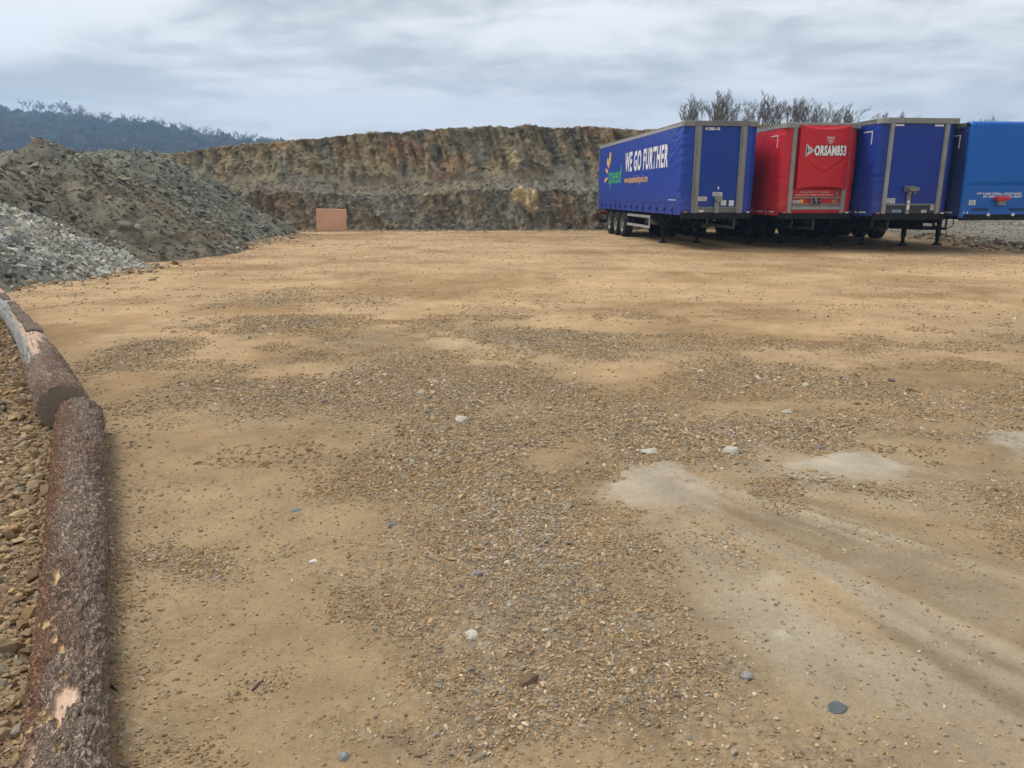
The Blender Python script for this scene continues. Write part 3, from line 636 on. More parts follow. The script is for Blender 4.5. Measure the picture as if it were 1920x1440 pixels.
bark_m = pm('twig_bark', (.15, .118, .085), .9, dirt=.4); bark_d = pm('twig_bark_dark', (.075, .062, .05), .9, dirt=.4)
bud_m = pm('budding_twigs', (.125, .105, .048), .9, dirt=.4)
protos = []
for sd, st, sp in ((1, 4, .75), (5, 3, .85), (9, 5, .7), (12, 3, .9)):
    tb, cb = bare_tree(sd, 6.5, st, sp*.9, .010, 4, wob=.15); protos.append((from_bm('trunk', tb, True), from_bm('crown', cb, True)))
TR = [(1288,174,'slender'),(1326,168,'tall twin'),(1362,171,'spreading'),(1398,200,'low'),(1436,168,'tallest rounded'),(1472,181,''),(1512,181,''),(1548,191,''),(1596,188,'bushy'),(1662,207,''),(1700,204,''),(1828,222,''),(1856,209,''),(1308,186,''),(1344,183,''),(1418,184,''),(1454,186,''),(1492,183,''),(1530,184,''),(1572,203,''),(1884,219,'')]
UNDER = 'thin bare sapling filling in between the larger bare trees behind the trailers'
tlab = ['slim bare tree above the blue trailer, the first one clear of the quarry brow', 'bare multi-stemmed tree above the blue trailer, second from the open sky side', 'bare leaning tree above the front of the lettered blue trailer', 'low bare bush between taller trees above the gap beside the red trailer',
        'largest rounded bare tree, rising behind the gap between blue and red trailers', 'bare tree just beside the largest rounded tree, above the red trailer roof', 'thin bare tree over the middle of the red trailer', 'short bare tree over the right half of the red trailer', 'dense olive-brown budding tree over the gap after the red trailer',
        'bare twig tips showing over the left corner of the plain blue trailer', 'wider bare twig tops showing over the middle of the plain blue trailer', 'small bare twigs over the gap beside the bright blue trailer', 'bare treetop showing above the roof of the bright blue trailer']
for k, (px, py, _) in enumerate(TR):
    Yt = 64+random.uniform(-3, 6); p = atY(px, py-3, Yt); zb = float(top_z(p[0]*46/Yt))+.45; H = p[2]-zb
    tm, cm = protos[k % 4] if k not in (4, 8) else protos[2]; s = H/tree_height(cm)
    t = empty('bare_tree', (p[0], Yt, zb-.15), random.uniform(0, 6.28)); s2 = s*(1.45 if k in (4, 8) else 1.15 if k < 13 else .85); t.scale = (s2, s2, s)
    a = link('trunk', tm, None if tm.materials else bark_m, t); b = link('crown', cm, None if cm.materials else bark_m, t)
    tag(t, tlab[k] if k < len(tlab) else UNDER, 'tree', 'bare trees on the brow behind the trailers')
    if k == 8:
        b.data = cm.copy(); b.data.materials.clear(); b.data.materials.append(bud_m)
# single trees standing along the skyline of the far hill
fp = []
for sd, st in ((21, 1), (23, 1), (26, 1), (29, 1), (33, 2)):
    tb, cb = bare_tree(sd, 9, st, 1.5, .055, 3, first=.42, nsides=3)
    tmp = from_bm('t', tb); cb.from_mesh(tmp); m_ = from_bm('ridge_tree', cb, True); m_.materials.append(bark_d); fp.append(m_)
def fir_mesh(seed):
    r = random.Random(seed); bm = bmesh.new(); tube(bm, [(0, 0, 0), (0, 0, 9.5)], [.25, .04], 5)
    for i in range(150):
        z = 1.2+8.2*(i/150); R = 2.1*(1-z/10.2)*r.uniform(.6, 1.15); a = r.uniform(0, 6.28); p = Vector((0, 0, z)); q = Vector((math.cos(a)*R, math.sin(a)*R, z-.45*R)); s = Vector((-math.sin(a), math.cos(a), 0))*.35
        v = [bm.verts.new(w) for w in (p, q-s, q+Vector((0, 0, -.3)), q+s)]; bm.faces.new(v)
    m_ = from_bm('fir', bm); m_.materials.append(pm('fir_needles', (.022, .04, .022), .9)); return m_
firm = fir_mesh(3)
px = 2.0; k = 0
while px < 545:
    dens = 7 if 280 < px < 420 else 9
    fir = k in (24, 29); Yt = 612+random.uniform(-14, 6); X = atY(px, 250, Yt)[0]; hz_ = float(hill_z(np.array(X), np.array(Yt)))
    if 20 < px < 45: px += 12; continue
    m_ = firm if fir else fp[random.randrange(len(fp))]; s = (random.uniform(10, 13.5) if px > 40 else 4.5)/ (9.5 if fir else tree_height(m_))*(1.05 if 85 < px < 170 else .92)
    o = link('ridge_tree', m_); o.location = (X, Yt, hz_-.3); o.rotation_euler.z = random.uniform(0, 6.28); o.scale = (s*1.15, s*1.15, s)
    tag(o, 'dark conifer standing out among the bare trees on the far skyline' if fir else 'small leafless tree on the skyline of the far wooded hill', 'tree', 'conifers on the far skyline' if fir else 'trees along the far skyline'); k += 1
    px += random.uniform(.75, 1.35)*dens
# the wood on the hillside reads as one mass
def crown_blob(seed):
    r = random.Random(seed); bm = bmesh.new()
    for i in range(330):
        v = Vector((r.gauss(0, 1), r.gauss(0, 1), r.gauss(0, 1))).normalized()*r.uniform(.45, 1)**.5; p = Vector((v.x, v.y, v.z*.95+1.0)); s = r.uniform(.10, .24)
        a, b = Vector((r.gauss(0, 1), r.gauss(0, 1), r.gauss(0, 1))).normalized()*s, Vector((r.gauss(0, 1), r.gauss(0, 1), r.gauss(0, 1))).normalized()*s
        bm.faces.new([bm.verts.new(q) for q in (p-a, p+b, p+a)])
    tube(bm, [(0, 0, -.6), (0, 0, 1.0)], [.06, .02], 4)
    return from_bm('wood_crown', bm)
WD = proto_collection('wood_shapes', [crown_blob(i) for i in range(5)], inst_mat('bare_wood', speck=.4))
n = 9000; X = rng.uniform(-620, 60, n); Y = rng.uniform(300, 566, n); gsel = fbm(X*.012, Y*.012, o=3, seed=140)
ok = (Y < 606-40*ss(-470, -400, X)*ss(-330, -400, X)*0) & (rng.random(n) < .9); X, Y, gsel = X[ok], Y[ok], gsel[ok]; n = len(X); s = rng.uniform(2.6, 5.0, n)*np.where(Y > 540, .8, 1)
wp = np.stack([.5-.2*ss(.5, .6, gsel), .3+0*gsel, .05+.35*ss(.5, .6, gsel)], 1)
scatter('hillside_wood', np.stack([X, Y, hill_z(X, Y)+.2], 1), np.stack([s, s, s*rng.uniform(.9, 1.3, n)], 1), rock_rot(n, .05), palette(n, [(.105,.085,.062), (.05,.05,.038), (.085,.10,.038)], wp, .38), WD, 5)

# ------------------------------------------------------------------ felled logs
def log_mat():
    m, N, b, ob = new_mat('log_bark')
    at = N.n('ShaderNodeAttribute'); at.attribute_name = 'Col'; br = N.n('ShaderNodeAttribute'); br.attribute_name = 'bark'
    lc = N.n('ShaderNodeAttribute'); lc.attribute_name = 'lc'; L_ = lc.outputs['Vector']          # along the log, round the log
    wn = N.n('ShaderNodeTexNoise'); wn.inputs['Scale'].default_value = 22; wn.inputs['Detail'].default_value = 4; N.link(ob, wn.inputs['Vector'])
    sc_ = N.n('ShaderNodeVectorMath'); sc_.operation = 'SCALE'; sc_.inputs['Scale'].default_value = .09; N.link(wn.outputs['Color'], sc_.inputs[0])
    ad = N.n('ShaderNodeVectorMath'); ad.operation = 'ADD'; N.link(L_, ad.inputs[0]); N.link(sc_.outputs[0], ad.inputs[1])
    mp = N.n('ShaderNodeMapping'); mp.inputs['Scale'].default_value = (20, 46, 40); N.link(ad.outputs[0], mp.inputs[0])
    ve = N.voro(mp.outputs[0], 1.0, 'DISTANCE_TO_EDGE'); vc = N.voro(mp.outputs[0], 1.0, 'F1', 'Color'); sp = N.n('ShaderNodeSeparateColor'); N.link(vc, sp.inputs[0])
    n1 = N.noise(ob, 9, 6, .65); n2 = N.noise(ob, 80, 5, .7); n3 = N.noise(ob, 5, 5); B = br.outputs['Fac']
    k = N.math('ADD', N.math('MULTIPLY', N.math('SUBTRACT', n1, .5), 1.2), 1.0)
    k = N.math('ADD', k, N.math('MULTIPLY', N.math('SUBTRACT', n2, .5), .9)); k = N.math('ADD', k, N.math('MULTIPLY', B, N.math('MULTIPLY', N.math('SUBTRACT', sp.outputs[0], .5), .4)))
    k = N.math('MAXIMUM', k, .15); cb = N.n('ShaderNodeCombineXYZ'); [N.link(k, cb.inputs[i]) for i in range(3)]
    c = N.mix(1.0, at.outputs['Color'], cb.outputs[0], 'MULTIPLY')
    c = N.mix(N.math('MULTIPLY', B, N.ramp(n3, .52, .72, 0, .5)), c, N.mix(N.ramp(n2, .4, .6), (.20, .16, .128), (.36, .305, .25)))
    c = N.mix(N.math('MULTIPLY', B, N.math('MULTIPLY', N.ramp(ve, .0, .11, .8, 0), N.ramp(n1, .35, .6))), c, (.045, .032, .025))
    N.link(c, b.inputs['Base Color']); b.inputs['Roughness'].default_value = .9; b.inputs['Specular IOR Level'].default_value = .2
    h = N.math('ADD', N.math('MULTIPLY', n2, .35), N.math('MULTIPLY', B, N.math('ADD', N.ramp(ve, 0, .25, 0, .8), N.math('MULTIPLY', sp.outputs[1], .35))))
    bump(N, b, h, 1.0, .014)
    return m
LOGM = log_mat()
def end_mat():
    m, N, b, ob = new_mat('sawn_wood')
    ln = N.n('ShaderNodeVectorMath'); ln.operation = 'LENGTH'; N.link(ob, ln.inputs[0])
    w = N.math('SINE', N.math('MULTIPLY', N.math('ADD', ln.outputs['Value'], N.math('MULTIPLY', N.noise(ob, 6, 3), .02)), 420)); n = N.noise(ob, 12, 5, .6)
    c = N.mix(N.ramp(w, -1, 1, 0, .35), (.20, .155, .115), (.13, .10, .075)); c = N.mix(N.ramp(n, .4, .7, 0, .6), c, (.10, .082, .066))
    N.link(c, b.inputs['Base Color']); b.inputs['Roughness'].default_value = .85; bump(N, b, n, .3, .003); return m
ENDM = end_mat()
def catmull(A, n):
    out = []; m = len(A); d = np.concatenate([[0], np.cumsum(np.linalg.norm(np.diff(A[:, :3], axis=0), axis=1))]); s = np.linspace(0, d[-1], n)
    return np.stack([np.interp(s, d, A[:, k]) for k in range(4)], 1), s
def smooth1(a, it):
    for _ in range(it): a = np.vstack([a[:1], (a[:-2]+2*a[1:-1]+a[2:])/4, a[-1:]])
    return a
def make_log(name, AX, nl, na, seed, paint):
    A, s = catmull(AX, nl); A = smooth1(A, nl//6)
    T = np.gradient(A[:, :3], axis=0); T /= np.linalg.norm(T, axis=1, keepdims=True); U = np.array([0, 0, 1.0])-T*T[:, 2:3]; U /= np.linalg.norm(U, axis=1, keepdims=True); S_ = np.cross(T, U)
    ph = np.linspace(0, 2*math.pi, na, endpoint=False); PH, SS = np.meshgrid(ph, s)
    r0 = np.repeat(A[:, 3:4], na, 1)
    cxx, cyy = np.cos(PH)*r0, np.sin(PH)*r0
    r0 = r0*(1+.085*(fbm(SS*1.3, cxx*4+5, cyy*4+9, o=3, seed=seed)-.5)*2)
    kr = random.Random(seed*7+1)
    for _ in range(9):
        s_, p_ = kr.uniform(.15, s[-1]), kr.uniform(-1.7, 1.7); dd = np.hypot((SS-s_)/.05, ((PH-p_+math.pi) % (2*math.pi)-math.pi)*.15/.035); r0 = r0+.020*np.exp(-dd*dd)-.010*np.exp(-(dd/.35)**2)
    col, bark, dig = paint(SS, PH, cxx, cyy, s[-1])
    w, ed, cv = worley(PH*na/34*0+PH*.15/.028+ .5*fbm(SS*20, PH*4, o=2, seed=seed+3), SS/.05, seed)
    lum = (cv-.5)*.012+np.minimum(ed, .35)*.026+(fbm(SS*30, cxx*30, cyy*30, o=4, seed=seed+7)-.5)*.018
    rr = r0+bark*lum-dig*.016+(1-bark)*(fbm(SS*4, PH*5, o=3, seed=seed+8)-.5)*.006
    Pm = A[:, None, :3]+rr[..., None]*(np.cos(PH)[..., None]*U[:, None, :]+np.sin(PH)[..., None]*S_[:, None, :])
    LC[0] = np.stack([SS, ((PH+math.pi) % (2*math.pi)-math.pi)*.15, 0*SS], -1)
    return Pm, col, bark, A, T, r0
LC = [None]
BARKG, BARKR, BARKB = np.array([.29, .215, .162]), np.array([.25, .122, .070]), np.array([.22, .145, .102])
PINK, YEL, SIL = np.array([.50, .35, .25]), np.array([.55, .38, .20]), np.array([.27, .265, .25])
# PH=0 is the top; PH>0 goes to the side away from / towards the camera depending on the log direction
def log_things():
    # near log
    tgt = []
    def paintA(SS, PH, cx_, cy_, L):
        n = fbm(SS*2.2, cx_*9, cy_*9, o=4, seed=201); side = np.sin(PH)*LEFT_A
        col = lerp(BARKG, BARKB, ss(.4, .65, n)); col = lerp(col, BARKR, .85*ss(.15, .75, side+(fbm(SS*3, cx_*12, cy_*12, o=3, seed=203)-.5)*1.1))
        col = lerp(col, BARKG*1.25, .5*ss(.2, -.6, side)*ss(.45, .6, fbm(SS*6, cx_*20, cy_*20, o=3, seed=207)))
        bark = np.ones_like(SS); dig = np.zeros_like(SS)
        for (s0, p0, ls, lp, c) in tgt:
            q = np.hypot((SS-s0)/ls, (PH_d(PH, p0)*.145)/lp)+(fbm(SS*26, cx_*60, cy_*60, o=4, seed=int(s0*100), gain=.65)-.5)*1.5; m = ss(1.1, .95, q); c = c*(.7+.6*fbm(SS*9, cx_*70, cy_*70, o=3, seed=5))[..., None]
            col = lerp(col, c, m); bark = bark*(1-m); dig = np.maximum(dig, m)
        fl = ss(.70, .76, fbm(SS*14, cx_*30, cy_*30, o=3, seed=211))*ss(.0, .5, side)*ss(2.2, 3.0, SS); col = lerp(col, YEL*1.05, fl*.9); bark = bark*(1-.7*fl)
        return col, bark, dig
    def PH_d(a, b): return (a-b+math.pi) % (2*math.pi)-math.pi
    global LEFT_A; LEFT_A = 1.0
    Pm, *_ , A, T, r0 = make_log('x', AXA, 60, 40, 1, paintA)
    LEFT_A = 1.0 if Pm[30, 10, 0] < Pm[30, 30, 0] else -1.0
    # peeled places: find them on the log from where they show
    A2, s2 = catmull(AXA, 400); Q, *_ = make_log('x', AXA, 400, 120, 1, paintA); X, Yp = proj(Q); ph = np.linspace(0, 2*math.pi, 120, endpoint=False)
    upper = np.cos(ph)[None, :]+0*X > -.2
    for px, py, ls, lp, c in ((104,1082,.10,.020,YEL*1.05), (128,1302,.060,.044,PINK*1.25), (112,1328,.05,.03,PINK*1.15), (98,1190,.03,.018,YEL*1.1), (108,1150,.022,.020,PINK*1.4), (100,1172,.02,.02,PINK*1.3), (160,1030,.05,.03,PINK*.8), (88,1005,.10,.02,PINK*.8),
                             (128,760,.10,.012,YEL*.8), (116,838,.05,.014,SIL*1.5), (112,1215,.05,.02,YEL*.9), (116,1262,.03,.02,YEL*.8), (108,1358,.03,.012,YEL), (74,1330,.04,.012,YEL), (56,1420,.09,.02,PINK), (78,1345,.02,.025,YEL), (186,965,.06,.004,SIL*1.6), (112,1395,.03,.008,YEL)):
        d = np.hypot(X-px, Yp-py)+np.where(upper, 0, 500); i, j = np.unravel_index(np.argmin(d), d.shape); tgt.append((s2[i], ph[j], ls, lp, c))
    Pm, col, bark, A, T, r0 = make_log('x', AXA, 620, 190, 2, paintA)
    base = Pm[0].mean(0); me = grid_mesh('felled_log', Pm-np.array([base[0], base[1], 0]), wrap=True); setcol(me, col); setf(me, bark, 'bark'); setv(me, LC[0], 'lc')
    o = link('felled_log', me, LOGM); o.location = (base[0], base[1], 0); tag(o, 'long rough-barked log with scraped yellow and pink patches, its end butted against another log', 'log', 'logs along the edge of the yard')
    cut_end(Pm[0], -T[0], o, base)
    cut_end(Pm[-1], T[-1], o, base)
    # far log, half peeled
    def paintB(SS, PH, cx_, cy_, L):
        n = fbm(SS*2.2, cx_*9, cy_*9, o=4, seed=221); t = SS/L
        col = lerp(BARKG*1.12, BARKB, ss(.45, .7, n)); col = lerp(col, BARKR*1.2, .6*ss(.58, .7, fbm(SS*3, cx_*8, cy_*8, o=3, seed=223)))
        j = t+(fbm(SS*3, PH*2, o=3, seed=225)-.5)*.12+.05*np.sin(PH)*LEFT_B; peel = ss(.195, .205, j)
        left = np.sin(PH)*LEFT_B
        wood = lerp(PINK*.95, SIL, ss(.05, .35, left+.25*(fbm(SS*2, PH*3, o=3, seed=227)-.5)+.35*ss(.5, .65, t)-.35*ss(.5, .42, t)))
        wood = wood*(1-.5*ss(.62, .7, fbm(SS*2.5, PH*14, o=3, seed=229)))[..., None]
        col = lerp(col, wood, peel); return col, 1-peel, peel*.9
    global LEFT_B; LEFT_B = 1.0
    Pm, *_ = make_log('x', AXB, 60, 40, 1, paintB); LEFT_B = 1.0 if Pm[30, 10, 0] < Pm[30, 30, 0] else -1.0
    Pm, col, bark, A, T, r0 = make_log('x', AXB, 420, 130, 5, paintB)
    base = Pm[0].mean(0); me = grid_mesh('felled_log', Pm-np.array([base[0], base[1], 0]), wrap=True); setcol(me, col); setf(me, bark, 'bark'); setv(me, LC[0], 'lc')
    o = link('felled_log', me, LOGM); o.location = (base[0], base[1], 0); tag(o, 'partly peeled log with bare grey and pink wood and a dark sawn end', 'log', 'logs along the edge of the yard')
    cut_end(Pm[0], -T[0], o, base); cut_end(Pm[-1], T[-1], o, base)
    # curls of bark still clinging to the peeled part
    L = np.linalg.norm(np.diff(A[:, :3], axis=0), axis=1).sum()
    for a0, a1, p0, p1, th in ((.295, .360, -.75, .34, .040), (.370, .428, -.55, .36, .032), (.436, .478, -.40, .36, .030), (.487, .532, -.42, .30, .028), (.54, .572, -.34, .26, .026), (.61, .68, -.28, .34, .036)):
        i = np.linspace(a0, a1, 16)*(len(A)-1); i0 = i.astype(int); pp = np.linspace(p0, p1, 18)*LEFT_B; ring = []
        for lay in (0, 1):
            ii, PP = np.meshgrid(i0, pp, indexing='ij'); U = np.array([0, 0, 1.0])-T*T[:, 2:3]; U /= np.linalg.norm(U, axis=1, keepdims=True); S_ = np.cross(T, U)
            e_ = np.minimum(1, np.minimum(np.linspace(0, 1, 16), np.linspace(1, 0, 16))*9)[:, None]*np.minimum(1, np.minimum(np.linspace(0, 1, 18), np.linspace(1, 0, 18))*9)[None, :]
            rr = r0[ii, 0]-.012+(th*(.35+.65*e_)+(fbm(ii*.9, PP*14, o=3, seed=231)-.5)*.012 if lay else -.01)
            ring.append(A[ii, :3]+rr[..., None]*(np.cos(PP)[..., None]*U[ii]+np.sin(PP)[..., None]*S_[ii])+((fbm(ii*.5, PP*6, o=2, seed=235)-.5)*.05)[..., None]*T[ii])
        V = np.concatenate([ring[1], ring[0][:, ::-1]], 1)-np.array([base[0], base[1], 0]); m_ = grid_mesh('bark_strip', V, wrap=True)
        bm = bmesh.new(); bm.from_mesh(m_); bm.verts.ensure_lookup_table(); k = V.shape[1]
        try: bm.faces.new([bm.verts[q] for q in range(k)]); bm.faces.new([bm.verts[(len(V)-1)*k+q] for q in range(k)][::-1])
        except ValueError: pass
        bmesh.ops.recalc_face_normals(bm, faces=bm.faces); m_ = from_bm('bark_strip', bm); setcol(m_, np.tile(BARKG*.95, (len(m_.vertices), 1))); setf(m_, np.ones(len(m_.vertices)), 'bark'); vv = np.empty(len(m_.vertices)*3, np.float32); m_.vertices.foreach_get('co', vv); setv(m_, vv, 'lc'); link('bark_strip', m_, LOGM, o)
def cut_end(ring, nrm, parent, base):
    c = ring.mean(0); rings = [c+(ring-c)*k+nrm*((.002 if k < .99 else 0)+.004*rng.standard_normal((len(ring), 1))*(0 if k > .99 else .4)) for k in (1.0, .96, .8, .6, .4, .2, .02)]
    V = np.array(rings)-c; me = grid_mesh('cut_end', V, wrap=True); o = link('cut_end', me, ENDM, parent); o.location = (c[0]-base[0], c[1]-base[1], c[2])
log_things()

# ------------------------------------------------------------------ single stones and sticks that stand out on the yard
def stone(px, py, rad, colr, label, seed, flat=.5, name='stone', zofs=.12, cat='stone'):
    p = g(px, py); z = float(gz(np.array([p[0]]), np.array([p[1]]))[0]); bm = bmesh.new(); bm.from_mesh(hull_rock(seed, 30, flat)); bmesh.ops.bevel(bm, geom=bm.edges[:], offset=.09*min(1, flat*1.2), segments=1, affect='EDGES', clamp_overlap=True)
    bmesh.ops.scale(bm, vec=(rad, rad, rad), verts=bm.verts); me = from_bm(name, bm)
    o = link(name, me, pm('stone_%d' % seed, colr, .85, dirt=.5, dscale=30, bmp=.4, bscale=200)); o.location = (p[0], p[1], z+rad*flat*zofs); o.rotation_euler.z = seed*.7
    return tag(o, label, cat)
stone(588, 1055, .026, (.62,.58,.50), 'small white rounded stone alone on smooth sand', 301, .5)
stone(1570, 1332, .045, (.10,.112,.118), 'flat dark blue-grey slate chip lying on a wheel track', 302, .16, 'slate_chip')
stone(885, 1190, .045, (.50,.45,.36), 'flat pale stone half buried beside loose gravel', 303, .22)
stone(578, 843, .028, (.17,.045,.022), 'dark red-brown lump on the sand', 304, .7, 'lump')
stone(897, 1081, .028, (.20,.20,.21), 'rounded grey pebble among tan gravel', 305, .6)
stone(990, 1278, .060, (.16,.10,.055), 'dark brown clod among gravel', 306, .55, 'clod', cat='clod')
stone(1218, 845, .085, (.46,.42,.34), 'flat pale stone at the edge of the grey patch', 307, .3)
stone(1372, 845, .085, (.44,.41,.34), 'pale angular stone at the end of the gravel band', 308, .4)
stone(735, 985, .035, (.13,.15,.16), 'small bluish slate flake on the sand', 309, .2, 'slate_flake')
stone(555, 957, .04, (.15,.17,.18), 'bluish slate flake near the sand and gravel boundary', 310, .2, 'slate_flake')
stone(1400, 1268, .03, (.27,.26,.24), 'small grey pebble standing on the compacted track', 311, .7)
stone(645, 1418, .024, (.24,.24,.24), 'small round grey pebble on brown gravel', 312, .7)
stone(866, 788, .075, (.50,.46,.38), 'largest pale cobble in the gravel band', 313, .5)
stone(1475, 772, .06, (.43,.38,.30), 'pale cobble lying past the gravel band on tan ground', 314, .5)
stone(286, 526, .10, (.30,.24,.16), 'lone brown stone on sand in front of the pale heap', 315, .7)
stone(263, 484, .34, (.33,.29,.22), 'large flat boulder at the meeting toe of both heaps', 316, .45, 'boulder', .3, 'boulder')
def boulder_on(H, px, py, Yg, rad, colr, label, seed):
    best = None
    for Y in np.arange(Yg-4, Yg+6, .1):
        p = atY(px, py, Y); dz = p[2]-hz_of(H, p[0], Y)
        if dz < 0: best = p; break
    if best is None: return
    bm = bmesh.new(); bm.from_mesh(hull_rock(seed, 26, .7)); bmesh.ops.bevel(bm, geom=bm.edges[:], offset=.06, segments=1, affect='EDGES'); bmesh.ops.scale(bm, vec=(rad, rad, rad), verts=bm.verts)
    o = link('boulder', from_bm('boulder', bm), pm('stone_%d' % seed, colr, .9, dirt=.5, dscale=6, bmp=.5, bscale=30)); o.location = (best[0], best[1], best[2]); o.rotation_euler = (.2, .1, seed); tag(o, label, 'boulder')
boulder_on(HD, 345, 371, 24, .28, (.30,.27,.20), 'tan boulder halfway up the dark spoil heap', 321)
boulder_on(HD, 236, 428, 20, .30, (.17,.15,.12), 'dark boulder low on the brown flank of the spoil heap', 322)
boulder_on(HL, 27, 455, 14, .26, (.17,.17,.165), 'dark grey boulder on the pale stone heap', 323)
def stick(p0, p1, rad, label):
    a, b = g(*p0), g(*p1); c = (a+b)/2; z = float(gz(np.array([c[0]]), np.array([c[1]]))[0]); bm = bmesh.new(); pts = []
    for i in range(7): q = a*(1-i/6)+b*i/6-c; pts.append((q[0]+random.gauss(0, .0015), q[1]+random.gauss(0, .0015), rad*.8+random.gauss(0, .001)))
    tube(bm, pts, [rad*k for k in (.7, 1, 1.05, .95, 1, .85, .5)], 7); o = link('stick', from_bm('stick', bm, True), pm('stick_wood', (.075,.045,.04), .85, dirt=.4, dscale=30)); o.location = (c[0], c[1], z); tag(o, label, 'stick')
stick((472, 1296), (495, 1275), .0045, 'thin dark stick lying on open sand')
stick((199, 1280), (221, 1299), .005, 'thin dark stick beside the rough-barked log')

# ------------------------------------------------------------------ board leaning at the foot of the quarry face
def board():
    q0, q1 = g(593.5, 435), g(650, 434); near_ = (PX[0] > q0[0]-.2) & (PX[0] < q1[0]+.3); zz_ = (PZd[:34][:, near_] < 1.2); Yc = float(PYd[:34][:, near_][zz_].min())-.12   # stands against the rock
    b0, b1 = atY(593.5, 435, Yc), atY(650, 435, Yc); b0[2] = b1[2] = 0; w = float(np.linalg.norm(b1-b0)); hgt = 1.12*Yc/39.2; n = 24; print('board', Yc, q0[1])
    U, V = np.meshgrid(np.linspace(0, 1, n), np.linspace(0, 1, n)); prof = []
    z = V*hgt*(1-.025*U*U)-.015*(U > .9)*(V < .1); lean = V*hgt*.17+.02*np.sin(U*3.1)*V
    Pf = np.stack([U*w+.01*V, lean, z], -1); Pb = Pf+np.array([0, .018, 0])
    bm = bmesh.new(); m1 = grid_mesh('a', Pf); m2 = grid_mesh('b', Pb, flip=True); bm.from_mesh(m1); bm.from_mesh(m2); bmesh.ops.bridge_loops(bm, edges=[e for e in bm.edges if e.is_boundary]); bmesh.ops.recalc_face_normals(bm, faces=bm.faces)
    o = link('plywood_board', from_bm('plywood_board', bm), pm('board_face', (.60, .325, .20), .7, dirt=.3, dscale=1.2, dcol=(.36, .21, .13))); o.location = (b0[0], b0[1], -.01); o.rotation_euler.z = math.atan2(b1[1]-b0[1], b1[0]-b0[0])
    tag(o, 'orange-brown plywood sheet leaning against the foot of the quarry face', 'board')
board()

# ------------------------------------------------------------------ curtain-sided semi-trailers
TR_A = .096
def text_mesh(body, bold=0.0, shear=0.0, spacing=1.0):
    """lettering as a flat mesh filling the unit square"""
    cu = bpy.data.curves.new('t', 'FONT'); cu.body = body; cu.offset = bold; cu.shear = shear; cu.space_character = spacing; cu.resolution_u = 3
    o = bpy.data.objects.new('t', cu); C.objects.link(o); dg = bpy.context.evaluated_depsgraph_get(); me = bpy.data.meshes.new_from_object(o.evaluated_get(dg)); bpy.data.objects.remove(o); bpy.data.curves.remove(cu)
    v = np.empty(len(me.vertices)*3, np.float32); me.vertices.foreach_get('co', v); v = v.reshape(-1, 3)
    return me, v, v.min(0), v.max(0)
def lettering(body, mat, parent, mapf, bold=0.0, shear=0.0, ref=None, spacing=1.0):
    me, v, lo_, hi_ = text_mesh(body, bold, shear, spacing)
    if ref is not None: lo_, hi_ = ref
    uv = (v[:, :2]-lo_[:2])/(hi_[:2]-lo_[:2]); P = np.array([mapf(a, b) for a, b in uv]); me.vertices.foreach_set('co', P.astype(np.float32).ravel()); me.update(); me.materials.clear()
    link('lettering', me, mat, parent); return lo_, hi_
def front_map(x0, x1, z0, z1, y): return lambda u, v: (x0+(x1-x0)*u, y, z0+(z1-z0)*v)
def poly(name, pts, mat, parent, thick=None):
    bm = bmesh.new(); f = bm.faces.new([bm.verts.new(p) for p in pts])
    if thick:
        e = bmesh.ops.extrude_face_region(bm, geom=[f]); bmesh.ops.translate(bm, vec=thick, verts=[q for q in e['geom'] if isinstance(q, bmesh.types.BMVert)]); bmesh.ops.recalc_face_normals(bm, faces=bm.faces)
    return link(name, from_bm(name, bm), mat, parent)
